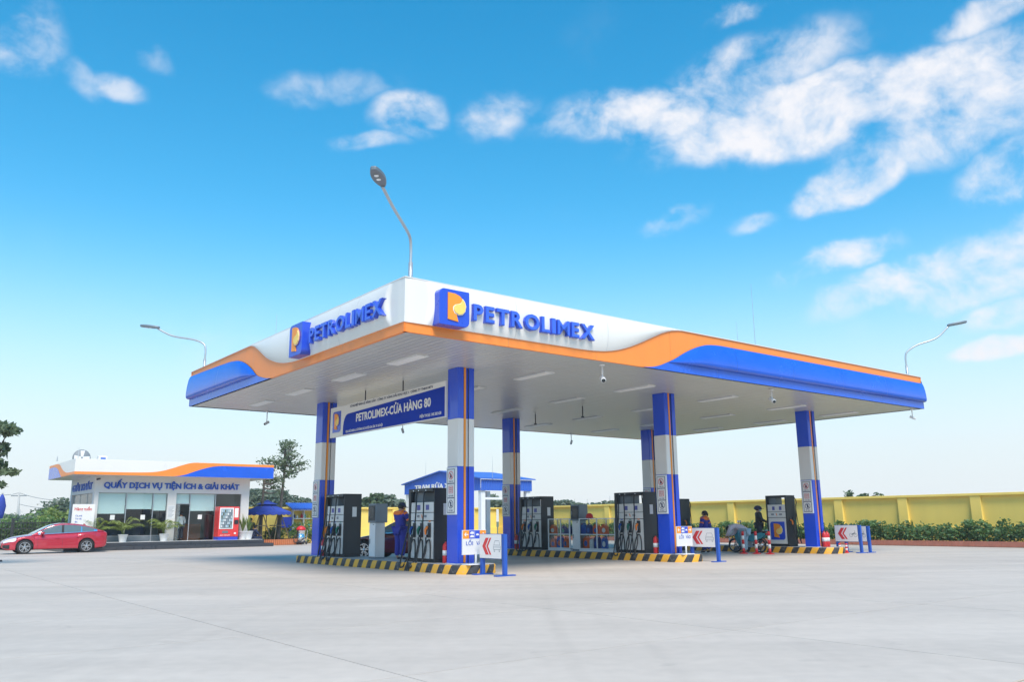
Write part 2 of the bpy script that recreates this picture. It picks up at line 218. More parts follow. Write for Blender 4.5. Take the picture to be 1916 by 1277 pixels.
# ------------------------------------------------------------------ mesh helpers
class MB:
    def __init__(s): s.v = []; s.f = []; s.m = []; s.uv = None; s.tf = None
    def add(s, vs, fs, mi=0):
        b = len(s.v); s.v += [tuple(s.tf(p)) if s.tf else tuple(p) for p in vs]; s.f += [tuple(b+i for i in f) for f in fs]; s.m += [mi]*len(fs); return s
    def box(s, x0, x1, y0, y1, z0, z1, mi=0):
        return s.add([(x0,y0,z0),(x1,y0,z0),(x1,y1,z0),(x0,y1,z0),(x0,y0,z1),(x1,y0,z1),(x1,y1,z1),(x0,y1,z1)], [(3,2,1,0),(4,5,6,7),(0,1,5,4),(1,2,6,5),(2,3,7,6),(3,0,4,7)], mi)
    def cb(s, c, d, mi=0): return s.box(c[0]-d[0]/2, c[0]+d[0]/2, c[1]-d[1]/2, c[1]+d[1]/2, c[2]-d[2]/2, c[2]+d[2]/2, mi)
    def tube(s, pts, r, n=8, mi=0, cap=True):
        pts = [Vector(p) for p in pts]; k = len(pts); rs = r if isinstance(r, (list, tuple)) else [r]*k; vs = []; fs = []
        t0 = (pts[1]-pts[0]).normalized(); a = t0.orthogonal().normalized()
        for i, p in enumerate(pts):
            t = ((pts[min(i+1, k-1)]-pts[max(i-1, 0)])).normalized(); a = (a - t*a.dot(t)); a = a.normalized() if a.length > 1e-6 else t.orthogonal().normalized(); b = t.cross(a)
            vs += [p+(a*math.cos(2*math.pi*j/n)+b*math.sin(2*math.pi*j/n))*rs[i] for j in range(n)]
        for i in range(k-1):
            for j in range(n): fs.append((i*n+j, i*n+(j+1)%n, (i+1)*n+(j+1)%n, (i+1)*n+j))
        if cap: fs += [tuple(range(n-1, -1, -1)), tuple(range((k-1)*n, k*n))]
        return s.add(vs, fs, mi)
    def lathe(s, prof, n=16, c=(0, 0, 0), axis='z', mi=0, cap=True):
        vs = []; fs = []; k = len(prof)
        for (r, z) in prof:
            for j in range(n):
                a = 2*math.pi*j/n; x, y = r*math.cos(a), r*math.sin(a)
                p = (x, y, z) if axis == 'z' else ((x, z, y) if axis == 'y' else (z, x, y)); vs.append((c[0]+p[0], c[1]+p[1], c[2]+p[2]))
        for i in range(k-1):
            for j in range(n): fs.append((i*n+j, i*n+(j+1)%n, (i+1)*n+(j+1)%n, (i+1)*n+j))
        if cap: fs += [tuple(range(n-1, -1, -1)), tuple(range((k-1)*n, k*n))]
        return s.add(vs, fs, mi)
    def prism(s, poly, d0, d1, fr, mi=0):
        # poly in 2D (a,b); fr maps (a,b,depth) -> 3D
        n = len(poly); vs = [fr(a, b, d0) for a, b in poly]+[fr(a, b, d1) for a, b in poly]
        return s.add(vs, [tuple(range(n-1, -1, -1)), tuple(range(n, 2*n))]+[(i, (i+1)%n, n+(i+1)%n, n+i) for i in range(n)], mi)
    def grid(s, fn, us, ts, mi=0):
        vs = [fn(u, t) for u in us for t in ts]; k = len(ts)
        return s.add(vs, [(i*k+j, (i+1)*k+j, (i+1)*k+j+1, i*k+j+1) for i in range(len(us)-1) for j in range(k-1)], mi)
    def ell(s, c, r, n=12, m=8, mi=0):
        vs = []; fs = []
        for i in range(m+1):
            a = math.pi*i/m
            for j in range(n): b = 2*math.pi*j/n; vs.append((c[0]+r[0]*math.sin(a)*math.cos(b), c[1]+r[1]*math.sin(a)*math.sin(b), c[2]+r[2]*math.cos(a)))
        for i in range(m):
            for j in range(n): fs.append((i*n+j, (i+1)*n+j, (i+1)*n+(j+1)%n, i*n+(j+1)%n))
        return s.add(vs, fs, mi)
    def mesh(s, name, fix=True):
        me = bpy.data.meshes.new(name); me.from_pydata(s.v, [], s.f); me.polygons.foreach_set('material_index', s.m)
        if s.uv: 
            l = me.uv_layers.new(name='UVMap'); [setattr(l.data[i], 'uv', s.uv[lo.vertex_index]) for i, lo in enumerate(me.loops)]
        if fix:
            bm = bmesh.new(); bm.from_mesh(me); bmesh.ops.recalc_face_normals(bm, faces=bm.faces); bm.to_mesh(me); bm.free()
        return me
    def build(s, name, mats, parent=None, smooth=False, bev=0, fix=True, loc=None, rot=None):
        me = s.mesh(name, fix)
        for m in (mats if isinstance(mats, (list, tuple)) else [mats]): me.materials.append(MT[m] if isinstance(m, str) else m)
        if smooth: me.polygons.foreach_set('use_smooth', [True]*len(me.polygons))
        return link(name, me, parent, bev, loc, rot)
def link(name, me, parent=None, bev=0, loc=None, rot=None):
    o = bpy.data.objects.new(name, me); COL.objects.link(o); o.parent = parent
    if loc is not None: o.location = loc
    if rot is not None: o.rotation_euler = (0, 0, rot) if isinstance(rot, (int, float)) else rot
    if bev:
        b = o.modifiers.new('bevel', 'BEVEL'); b.width = bev; b.segments = 2; b.limit_method = 'ANGLE'; b.harden_normals = False
    return o
def tag(o, label, cat, group=None, kind=None):
    if label: o['label'] = label
    if cat: o['category'] = cat
    if group: o['group'] = group
    if kind: o['kind'] = kind
    return o
def thing(name, label, cat, loc, rot=PHI, group=None):
    o = bpy.data.objects.new(name, None); COL.objects.link(o); o.location = loc; o.rotation_euler = (0, 0, rot); o.empty_display_size = .2
    return tag(o, label, cat, group)
def site(name, label, cat, u, v, z=0, rot=0, group=None): return thing(name, label, cat, W(u, v, z), PHI+rot, group)
def struct(o): o['kind'] = 'structure'; return o
def dup(root, loc=None, rot=None, label=None, parent=None):
    c = root.copy(); COL.objects.link(c); c.parent = parent
    if loc is not None: c.location = loc
    if rot is not None: c.rotation_euler = (0, 0, rot)
    if label: c['label'] = label
    for ch in [o for o in root.children]: dup(ch, parent=c)
    return c
_tc = {}
def text_data(body, bold=.0, ext=.01):
    k = (body, bold, ext)
    if k in _tc: return _tc[k]
    cu = bpy.data.curves.new('lettering', 'FONT'); cu.body = body; cu.size = 1; cu.extrude = ext; cu.offset = bold; cu.resolution_u = 3; cu.fill_mode = 'BOTH'
    o = bpy.data.objects.new('lettering', cu); COL.objects.link(o); bpy.context.view_layer.update()
    me = bpy.data.meshes.new_from_object(o.evaluated_get(bpy.context.evaluated_depsgraph_get()))
    co = [tuple(v.co) for v in me.vertices]; fa = [tuple(p.vertices) for p in me.polygons]
    bpy.data.objects.remove(o); bpy.data.curves.remove(cu); bpy.data.meshes.remove(me)
    x = [c[0] for c in co]; r = (co, fa, min(x), max(x)); _tc[k] = r; return r
def lettering(mb, body, fr, x0, x1, y0, cap, depth=(0, .02), bold=.02, mi=0):
    """write body between x0 and x1 (None: natural width) with baseline y0 and cap height cap; fr(a,b,d)->3D"""
    co, fa, mn, mx = text_data(body, bold); sy = cap/.70; sx = (x1-x0)/(mx-mn) if x1 is not None else sy
    d0, d1 = depth; mb.add([fr(x0+(c[0]-mn)*sx, y0+c[1]*sy, d0+(d1-d0)*(c[2]+.01)/.02) for c in co], fa, mi); return x0+(mx-mn)*sx
def crv(pts):
    P = np.array(pts, float); x, y = P[:, 0], P[:, 1]; d = np.diff(y)/np.diff(x); m = np.concatenate([[d[0]], np.where(d[:-1]*d[1:] > 0, (d[:-1]+d[1:])/2, 0), [d[-1]]])
    def f(t):
        t = min(max(t, x[0]), x[-1]); i = min(int(np.searchsorted(x, t, 'right'))-1, len(x)-2); h = x[i+1]-x[i]; s = (t-x[i])/h
        return float((2*s**3-3*s*s+1)*y[i]+(s**3-2*s*s+s)*h*m[i]+(-2*s**3+3*s*s)*y[i+1]+(s**3-s*s)*h*m[i+1])
    return f
def spline(pts, n=8):
    P = [Vector(p) for p in pts]; P = [P[0]*2-P[1]]+P+[P[-1]*2-P[-2]]; out = []
    for i in range(1, len(P)-2):
        for j in range(n):
            t = j/n; a, b, c, d = P[i-1:i+3]; out.append(.5*((2*b)+(c-a)*t+(2*a-5*b+4*c-d)*t*t+(3*b-a-3*c+d)*t**3))
    return out+[P[-2]]
# frames on the faces of a site-aligned box: (a to the viewer's right, b up, d outwards)
def fr_mV(y, x0=0, z0=0): return lambda a, b, d: (x0+a, y-d, z0+b)        # face looking towards -V
def fr_mU(x, y0=0, z0=0): return lambda a, b, d: (x-d, y0-a, z0+b)        # face looking towards -U

# ------------------------------------------------------------------ ground
g = MB(); g.add([(-700, -300, -.16), (700, -300, -.16), (700, 1500, -.16), (-700, 1500, -.16)], [(0, 1, 2, 3)])
struct(g.build('ground', 'earth'))
fc = MB(); fc.add([(-46, -40, -.016), (32, -40, -.016), (32, 45, -.016), (-46, 45, -.016)], [(0, 1, 2, 3)])
forecourt = struct(fc.build('forecourt', 'concrete', loc=W(0, 0), rot=PHI))
sm = MB().box(.006, 4.694, .006, 3.594, -.012, 0).mesh('concrete_slab'); sm.materials.append(MT['concrete'])
for i in range(-5, 8):
    for j in range(-3, 11):
        u, v = -.6+4.7*i, -5.5+3.6*j
        if u+4.7 > 31.6: continue
        P = np.array(W(u+2.35, v+1.8)); dd = P-np.array([0, 0, CAMZ]); zz = dd@FW
        if zz < 3 or abs((dd@RT)/zz) > .85: continue
        o = link('concrete_slab', sm, forecourt, 0, (u, v, 0))

# ------------------------------------------------------------------ canopy
canopy = site('station_canopy', 'large white, orange and blue fuel station canopy on six banded columns', 'canopy', 0, 0, 0)
TWR = crv([(0, .175), (5, .175), (5.7, .18), (6.31, .215), (6.8, .285), (7.32, .41), (7.8, .56), (8.27, .72), (8.7, .86), (9.04, .94), (9.4, .985), (9.8, 1.0), (30, 1)])
TBR = crv([(0, 0), (7.6, 0), (8.08, .02), (8.5, .09), (8.77, .17), (9.2, .31), (9.59, .47), (10.1, .64), (10.6, .755), (11.1, .80), (11.6, .81), (30, .80)])
TWL = crv([(0, .18), (5.5, .18), (6.3, .2), (7.08, .28), (7.6, .39), (8.04, .51), (8.6, .73), (9.19, .95), (9.7, 1.0), (30, 1)])
TBL = crv([(0, 0), (7.55, 0), (7.92, .015), (8.4, .09), (8.83, .19), (9.31, .41), (9.9, .62), (10.5, .75), (11, .795), (11.5, .82), (30, .83)])
def sstep(a, b, x): t = min(max((x-a)/(b-a), 0), 1); return t*t*(3-2*t)
def fascia(fr, L, TW, TB, cut):
    """fr(s, z, off): s along the edge, off outwards"""
    def seg(a, b, n):   # panel joints every ~3 m
        k = max(1, round((b-a)/cut)); return [(a+(b-a)*i/k+(.003 if i else 0), a+(b-a)*(i+1)/k-(.003 if i < k-1 else 0)) for i in range(k)]
    zz = lambda t: H+TF*t
    wend = next(s for s in np.arange(5, L, .02) if TW(s) > .992)
    def woff(s, q):
        lens = .52+.12*(1-4*(q-.5)**2)
        return .012+.105*(max(0, math.sin(math.pi*min(max(q, 0), 1)))**.75)*sstep(lens, lens+.10, s)*sstep(wend+.3, wend-2.2, s) if s > .3 else .012*sstep(0, .3, s)
    for a, b in seg(0, wend, 3):
        m = MB(); us = np.unique(np.concatenate([np.arange(a, b, .25 if a > 1 else .04), [b]])); qs = np.linspace(0, 1, 15)
        m.grid(lambda s, q: fr(s, zz(TW(s)+(1-TW(s))*q), woff(s, q)), us, qs)
        m.grid(lambda s, q: fr(s, zz(TW(s)), -.06+q*(.06+woff(s, 0))), us, [0, 1]); m.build('white_fascia_panel', 'white_acp', canopy, True)
    for a, b in seg(0, L, 3):
        m = MB(); us = np.unique(np.concatenate([np.arange(a, b, .12), [b]])); m.grid(lambda s, q: fr(s, zz(TB(s)+(TW(s)+.004-TB(s))*q), -.02), us, np.linspace(0, 1, 4))
        m.grid(lambda s, q: fr(s, zz(0), -.10+.08*q), us, [0, 1])
        m.build('orange_fascia_panel', 'orange_acp', canopy, True)
    b0 = next(s for s in np.arange(5, L, .02) if TB(s) > .205); s0 = next(s for s in np.arange(5, L, .02) if TB(s) > .004)
    for a, b in seg(b0, L, 2.6):
        m = MB(); us = np.unique(np.concatenate([np.arange(a, b, .12), [b]])); k = [(1, .004), (.93, .05), (.8, .085), (.6, .115), (.4, .135), (.2, .145), (.08, .135), (.02, .10), (0, -.03)]
        m.grid(lambda s, i: fr(s, zz(.2+(TB(s)-.2)*k[int(i)][0]), k[int(i)][1]*min(1, .1+(TB(s)-.2)/.45) if k[int(i)][1] > 0 else -.03), us, range(len(k)))
        m.add([fr(b, zz(.2+(TB(b)-.2)*q), o*min(1, .1+(TB(b)-.2)/.45)) for q, o in k], [tuple(range(len(k)))])
        m.build('blue_fascia_panel', 'blue_acp', canopy, True)
    for a, b in seg(s0, L, 3):
        m = MB(); us = np.unique(np.concatenate([np.arange(a, b, .12), [b]])); m.grid(lambda s, q: fr(s, zz(min(TB(s), .2)*q), -.006), us, [0, .5, 1])
        m.grid(lambda s, q: fr(s, zz(0), -.1+.094*q), us, [0, 1]); m.build('blue_lower_panel', 'blue_acp', canopy, True)
fascia(lambda s, z, o: (s, -o, z), LU, TWR, TBR, 3)
fascia(lambda s, z, o: (-o, s, z), LV, TWL, TBL, 3)
fascia(lambda s, z, o: (LU-s, LV+o, z), LU, TWR, TBR, 3)
fascia(lambda s, z, o: (LU+o, LV-s, z), LV, TWL, TBL, 3)
m = MB(); t = .03
m.box(.08, LU-.08, .08, LV-.08, H+.75, H+.85)
for a in [(.03, LU-.03, .03, .09), (.03, LU-.03, LV-.09, LV-.03), (.03, .09, .09, LV-.09), (LU-.09, LU-.03, .09, LV-.09)]: m.box(*a, H+.03, H+TF-.005)
m.build('roof_deck', 'roof_grey', canopy)
m = MB()
for a in [(-.012, LU+.012, -.02, .05), (-.012, LU+.012, LV-.05, LV+.02), (-.02, .05, .05, LV-.05), (LU-.05, LU+.02, .05, LV-.05)]: m.box(*a, H+TF-.002, H+TF+.018)
m.build('parapet_cap', 'white_acp', canopy)
sof = MB().box(.1, LU-.1, .1, LV-.1, H+.045, H+.06).build('soffit', 'dark_gap', canopy)
n = 118; pw = (LU-.14)/n
# columns pass through holes only in the cladding: panels simply butt against them
pm = MB(); pm.add([(.010, .07, 0), (pw-.010, .07, 0), (pw-.010, LV-.07, 0), (.010, LV-.07, 0), (-.001+.0, .07, .014), (pw-.001, .07, .014), (pw-.001, LV-.07, .014), (-.001, LV-.07, .014)], [(3,2,1,0),(0,1,5,4),(1,2,6,5),(2,3,7,6),(3,0,4,7)])
pme = pm.mesh('soffit_panel'); pme.materials.append(MT['soffit'])
for i in range(n): link('soffit_panel', pme, sof, 0, (.07+i*pw, 0, H+.012+.0012*((i*7) % 3)))

def column(i, j):
    x, y = CU+i*SU, CV+j*SV; w = CW/2; r = .035
    def sec(g0, g1, gd, e=0):
        ww = w+e; P = []
        for cx_, cy_, a0 in ((1, 1, 0), (-1, 1, 90), (-1, -1, 180)):
            P += [(cx_*(ww-r)+r*math.cos(R(a0+k*30)), cy_*(ww-r)+r*math.sin(R(a0+k*30))) for k in range(4)]
        P += [(g0, -ww), (g0, -ww+gd), (g1, -ww+gd), (g1, -ww)]
        P += [(ww-r+r*math.cos(R(270+k*30)), -ww+r+r*math.sin(R(270+k*30))) for k in range(4)]
        return P
    fr = lambda a, b, d: (x+a, y+b, d)
    c = MB().prism(sec(-.10, .085, .055, -.004), K, H+.03, fr).build('column', 'steel_grey', canopy)
    for nm, m_, z0, z1 in (('lower_cladding', 'col_blue', K+.012, 2.828), ('middle_cladding', 'col_white', 2.832, 4.146), ('upper_cladding', 'col_blue', 4.15, H+.01)):
        o = MB().prism(sec(-.10, .085, .05), z0, z1, fr).build(nm, m_, c)
    MB().box(x-.085, x-.022, y-w-.006, y-w+.046, K+.03, H+.008).build('orange_strip', 'logo_orange', c, bev=.004)
    MB().box(x-w-.02, x+w+.02, y-w-.02, y+w+.02, K, K+.012).build('base_plate', 'white_steel', c)
for i in range(3):
    for j in range(2): column(i, j)

# lettering and emblem on the two visible fascias
PLOGO = [(.26,.9),(.5,.89),(.66,.84),(.78,.73),(.83,.6),(.82,.45),(.75,.35),(.62,.31),(.55,.33),(.57,.24),(.61,.12),(.26,.16)]
DLOGO = [(.73,.75),(.8,.68),(.84,.57),(.81,.43),(.73,.345),(.62,.32),(.5,.36),(.445,.44),(.45,.52),(.52,.58),(.62,.605),(.69,.64)]
def plogo_poly(): 
    c = [(a, b) for a, b in PLOGO]; return c
def rsq(r1=.16, r2=.03, n=5):
    P = []
    for cx_, cy_, a0, r in ((1, 1, 0, r2), (0, 1, 90, r1), (0, 0, 180, r2), (1, 0, 270, r1)):
        x = cx_-r if cx_ else r; y = cy_-r if cy_ else r; P += [(x+r*math.cos(R(a0+90*k/n)), y+r*math.sin(R(a0+90*k/n))) for k in range(n+1)]
    return P
def grow(P, k): c = np.mean(P, 0); return [tuple(c+(np.array(p)-c)*k) for p in P]
def emblem(fr, x0, y0, w, h, d0, d1, parent, bev=.012):
    sq = rsq(); S = lambda P: [(x0+a*w, y0+b*h) for a, b in P]
    e = MB().prism(S(sq), d0, d1, fr).build('emblem', 'logo_blue', parent, bev=bev)
    MB().prism(S(PLOGO), d1+.001, d1+.03*w, fr).build('orange_letter', 'logo_orange', e, bev=bev*.3)
    MB().prism(S(grow(DLOGO, 1.13)), d1+.03*w+.001, d1+.035*w, fr).build('drop_rim', 'paper', e)
    MB().prism(S(DLOGO), d1+.035*w+.001, d1+.06*w, fr).build('flame_drop', 'logo_gold', e, bev=bev*.4)
    return e
def big_letters(fr, spans, y0, cap, d0, d1):
    for ch, a, b in spans:
        m = MB(); lettering(m, ch, fr, a, b, y0, cap, (d0, d1), .02 if ch == 'M' else .036); m.build('letter', 'logo_blue', canopy)
        m = MB(); lettering(m, ch, fr, a+.035*(b-a), b-.035*(b-a), y0+.02*cap, cap*.955, (d1, d1+.012), .006 if ch == 'M' else .02); m.build('letter_face', 'letter_face', canopy)
def word_spans(word, x0, x1, gap=.10):
    ws = [text_data(c, .02)[3]-text_data(c, .02)[2] for c in word]; ws = [max(w, .2) for w in ws]; tot = sum(ws)+gap*(len(word)-1); k = (x1-x0)/tot; out = []; x = x0
    for c, w in zip(word, ws): out.append((c, x, x+w*k)); x += (w+gap)*k
    return out
frR = fr_mV(0, 0, H); frL = fr_mU(0, 0, H)
WORD = 'PETROLIMEX'
emblem(frR, .74, .17*TF, .84, .68*TF, -.0, .32, canopy)
big_letters(frR, word_spans(WORD, 1.78, 5.76), .375*TF, .30*TF, .05, .20)
frL2 = lambda a, b, d: frL(-5.68+a, b, d)
emblem(frL2, 0, .19*TF, .84, .70*TF, -.0, .32, canopy)
big_letters(frL2, word_spans(WORD, 1.02, 5.0), .40*TF, .30*TF, .05, .20)

# ceiling lights
for iu, u in enumerate((1.85, 6.2, 10.5, 14.8, 19.0, 22.7)):
    for iv, v in enumerate((2.95, 6.3, 9.8, 13.05)):
        if iu == iv == 0:
            L0 = site('ceiling_light', '', 'ceiling light', u, v, H, group='flat panel lights set in the canopy ceiling')
            f = MB()
            for a in ((-.18, .18, -.78, -.745), (-.18, .18, .745, .78), (-.18, -.15, -.745, .745), (.15, .18, -.745, .745)): f.box(*a, -.022, .012)
            f.build('frame', 'white_steel', L0); MB().box(-.15, .15, -.745, .745, -.016, .01).build('diffuser', 'diffuser', L0); o = L0
        else: o = dup(L0, W(u, v, H))
        o['label'] = 'canopy ceiling light, %s row behind right fascia, %s counted from left fascia' % (['first', 'second', 'third', 'last'][iv], ['first', 'second', 'third', 'fourth', 'fifth', 'last'][iu])

# ------------------------------------------------------------------ pump islands
def island(k, label):
    x = CU+k*SU; hw = .70; v0, v1 = 2.22, 12.5; r = .66; P = []
    # outline, walked so that the painted face towards -U runs in the viewer's reading direction
    def arc(cx_, cy_, a0, a1, n=6): return [(cx_+r*math.cos(R(a0+(a1-a0)*i/n)), cy_+r*math.sin(R(a0+(a1-a0)*i/n))) for i in range(n+1)]
    P = [(-hw, v1-.1), (-hw, v0+r)] + arc(-hw+r, v0+r, 180, 270)[1:] + [(hw-r, v0)] + arc(hw-r, v0+r, 270, 360)[1:] + [(hw, v1-.1), (hw-.1, v1), (-hw+.1, v1)]
    Q = []
    for i in range(len(P)):   # subdivide long runs
        a, b = np.array(P[i]), np.array(P[(i+1) % len(P)]); n = max(1, int(np.linalg.norm(b-a)/.5)); Q += [tuple(a+(b-a)*j/n) for j in range(n)]
    o = site('pump_island', label, 'pump island', x, 0, 0, group='pump islands with striped kerbs')
    s = [0]
    for i in range(len(Q)): s.append(s[-1]+math.dist(Q[i], Q[(i+1) % len(Q)]))
    m = MB(); m.uv = []; N = len(Q); rows = [(0, 0, 0), (0, K-.03, 0), (.012, K-.008, 0), (.03, K, 0)]
    vs = []; c0 = np.array([0, (v0+v1)/2])
    for (ins, z, _) in rows:
        for i in range(N+1):
            p = np.array(Q[i % N]); 
            a, b = np.array(Q[i % N-1]), np.array(Q[(i+1) % N]); t = (b-a)/np.linalg.norm(b-a); nrm = np.array([-t[1], t[0]])
            p = p+nrm*ins; vs.append((p[0], p[1], z)); m.uv.append((s[i], z))
    fs = [(rw*(N+1)+i, rw*(N+1)+i+1, (rw+1)*(N+1)+i+1, (rw+1)*(N+1)+i) for rw in range(3) for i in range(N)]
    m.add(vs, fs); m.build('kerb', 'kerb', o, True)
    top = [v for v in vs[3*(N+1):4*(N+1)-1]]; MB().prism([(a, b) for a, b, _ in top], K-.05, K-.001, lambda a, b, d: (a, b, d)).build('island_top', 'concrete_top', o)
island(0, 'striped pump island nearest the camera, under the hanging banner')
island(1, 'middle pump island with the glass oil cabinets, black and yellow kerb')
island(2, 'farthest pump island, beside the motorbike and the red and white posts')

# ------------------------------------------------------------------ hanging banner between the near columns
def banner():
    o = site('hanging_banner', 'long blue and white store name banner hanging between the two left columns', 'banner', CU-.36, 10.82, 4.22)
    fr = fr_mU(0); Wd, Hd = 7.25, 1.04
    MB().box(0, .07, -Wd, 0, 0, Hd).build('panel', 'paper', o, bev=.006)
    P = [(.98, .03), (.98, .22)] + [(.98+.34*(1-math.cos(R(a))), .22+.50*math.sin(R(a))+.0) for a in range(15, 91, 15)] + [(Wd-.03, .885), (Wd-.03, .03)]
    MB().prism(P, .001, .006, fr).build('blue_field', 'banner_blue', o)
    e = emblem(lambda a, b, d: fr(a, b, d), .2, .16, .6, .72, .001, .012, o, .003)
    def t(s, x0, x1, y, cap, m, bold=.02): q = MB(); lettering(q, s, fr, x0, x1, y, cap, (.0065, .011) if m != 'ink' else (.001, .006), bold); q.build('lettering', m, o)['kind'] = 'stuff'
    t('XÍ NGHIỆP BÁN LẺ XĂNG DẦU - CÔNG TY XĂNG DẦU KHU VỰC I - CÔNG TY TNHH MTV', 1.45, 6.6, .92, .072, 'ink', .012)
    t('PETROLIMEX-CỬA HÀNG 80', 1.92, 6.5, .40, .25, 'paper', .03)
    t('ĐỊA CHỈ: THÔN 4, XÃ ĐÔNG DƯ, HUYỆN GIA LÂM, TP. HÀ NỘI', 1.2, 3.7, .085, .075, 'paper', .015)
    t('ĐIỆN THOẠI : 042 202 628', 5.9, 7.05, .11, .08, 'paper', .015)
    for y in (-2.45, -4.85): MB().tube([(.035, y, Hd), (.035, y, H-4.22+.01)], .02).build('hanger_rod', 'pole_dark', o)
banner()
for v, w in ((9.9, 'nearer the back'), (7.1, 'nearer the front')):
    o = site('ceiling_hanger', 'short dark rod left hanging from the ceiling above middle island, %s' % w, 'hanger', CU+SU-.3, v, H-.42)
    MB().tube([(0, 0, 0), (0, 0, .42)], .022).build('rod', 'pole_dark', o); MB().box(-.04, .04, -.04, .04, -.02, .03).build('end_clamp', 'pole_dark', o)

# ------------------------------------------------------------------ safety notice boards on the columns
def ring(cx_, cy_, r, w, n=20): return [(cx_+r*math.cos(2*math.pi*i/n), cy_+r*math.sin(2*math.pi*i/n)) for i in range(n)]
def annulus(m, cx_, cy_, r, w, d0, d1, fr, n=20, mi=0):
    for i in range(n):
        a0, a1 = 2*math.pi*i/n, 2*math.pi*(i+1)/n
        m.prism([(cx_+(r-w)*math.cos(a0), cy_+(r-w)*math.sin(a0)), (cx_+r*math.cos(a0), cy_+r*math.sin(a0)), (cx_+r*math.cos(a1), cy_+r*math.sin(a1)), (cx_+(r-w)*math.cos(a1), cy_+(r-w)*math.sin(a1))], d0, d1, fr, mi)
def notice(u, v, label):
    o = site('notice_board', label, 'notice board', u-CW/2-.001, v+.22, 1.53, group='safety notice boards on the columns')
    fr = fr_mU(0); MB().box(-.05, 0, -.46, 0, 0, 1.28).build('backing', 'white_steel', o, bev=.008)
    m = MB(); m.prism([(.05, .05), (.41, .05), (.41, 1.23), (.05, 1.23)], .051, .053, fr); m.build('border', 'ink', o)
    for k in range(3):
        z = .07+k*.39
        p = MB().prism([(.07, z), (.39, z), (.39, z+.365), (.07, z+.365)], .0535, .056, fr).build('pictogram_panel', 'sign_white', o)
        m = MB(); cx_, cy_ = .23, z+.21
        if k == 1:
            for a in ((.13, .33, z+.30, z+.31), (.13, .33, z+.11, z+.12)): m.prism([(a[0], a[2]), (a[1], a[2]), (a[1], a[3]), (a[0], a[3])], .0565, .059, fr)
            for a in ((.13, .145), (.315, .33)): m.prism([(a[0], z+.12), (a[1], z+.12), (a[1], z+.30), (a[0], z+.30)], .0565, .059, fr)
            for q in range(3): lettering(m, 'CẤM LỬA' if q else 'CHÚ Ý', fr, .155, .305, z+.14+.052*q, .03, (.0565, .059), .02)
        else:
            annulus(m, cx_, cy_, .115, .018, .0565, .059, fr)
            m.prism([(cx_-.085, cy_+.07), (cx_-.07, cy_+.085), (cx_+.085, cy_-.07), (cx_+.07, cy_-.085)], .0565, .0585, fr)
        m.build('red_symbol', 'ink_red' if k else 'ink', p)
        m = MB()
        if k == 2: m.prism([(cx_-.035, cy_-.07), (cx_+.03, cy_-.07), (cx_+.05, cy_), (cx_+.01, cy_+.03), (cx_+.02, cy_+.08), (cx_-.03, cy_+.04), (cx_-.05, cy_-.02)], .0563, .0575, fr)
        if k == 0: m.prism([(cx_-.03, cy_-.07), (cx_+.03, cy_-.07), (cx_+.03, cy_+.05), (cx_, cy_+.08), (cx_-.03, cy_+.05)], .0563, .0575, fr)
        lettering(m, ('TẮT MÁY', 'NGUY HIỂM', 'CẤM LỬA')[k], fr, .12, .34, z+.025, .035, (.0563, .0575), .02)
        m.build('symbol', 'ink', p)
for i, j, l in ((0, 0, 'safety notice board on the column nearest the camera'), (0, 1, 'safety notice board on the leftmost column, left of a fuel pump'), (1, 0, 'safety notice board on the front column of the middle island'), (1, 1, 'safety notice board on the rear middle column, left of a fuel pump'), (2, 0, 'safety notice board on the rightmost column'), (2, 1, 'notice board mostly hidden behind the front middle column')):
    notice(CU+i*SU, CV+j*SV, l)

# ------------------------------------------------------------------ fuel pumps
def nozzle(o, y, z, colr):
    """holster with a coloured nozzle, on the face x=-.31"""
    h = MB().box(-.335, -.312, y-.075, y+.075, z-.20, z+.20).box(-.40, -.335, y-.075, y-.055, z-.20, z+.12).box(-.40, -.335, y+.055, y+.075, z-.20, z+.12).box(-.40, -.335, y-.055, y+.055, z-.20, z-.17).build('holster', 'black_panel', o, bev=.006)
    b = MB().tube(spline([(-.36, y, z+.08), (-.40, y, z+.07), (-.455, y, z+.0), (-.44, y, z-.12)], 4), [.03, .034, .036, .037, .04, .04, .04, .038, .034, .032, .028, .026, .024], 8).build('nozzle', colr, o, True)
    MB().tube(spline([(-.43, y, z-.08), (-.40, y, z-.13), (-.38, y, z-.05), (-.36, y, z+.03)], 4), .011, 6).build('trigger_guard', 'alu', b, True)
    MB().tube([(-.44, y, z-.12), (-.435, y, z-.20)], .018, 8).build('swivel', 'alu', b, True)
    MB().box(-.318, -.3105, y-.05, y+.05, z+.23, z+.265).build('grade_tag', colr, o)
    return (-.435, y, z-.20)
def hose(o, p, q, drop, out, r=.021):
    (x0, y0, z0), (x1, y1, z1) = p, q
    pts = spline([p, (x0-.05, y0, z0-.12), (x0-.06-out*.3, y0+(y1-y0)*.25-.03, (z0*.55+drop*.45)), (x0-.06-out, y0+(y1-y0)*.45+.05, drop+.10), (x0-.08-out, y0+(y1-y0)*.7-.12, drop), (x1-.05-out*.6, y1-.10, drop+.12), (x1-.03, y1-.05, (z1+drop)*.55), q], 7)
    MB().tube(pts, r, 7).build('hose', 'black_rubber', o, True)
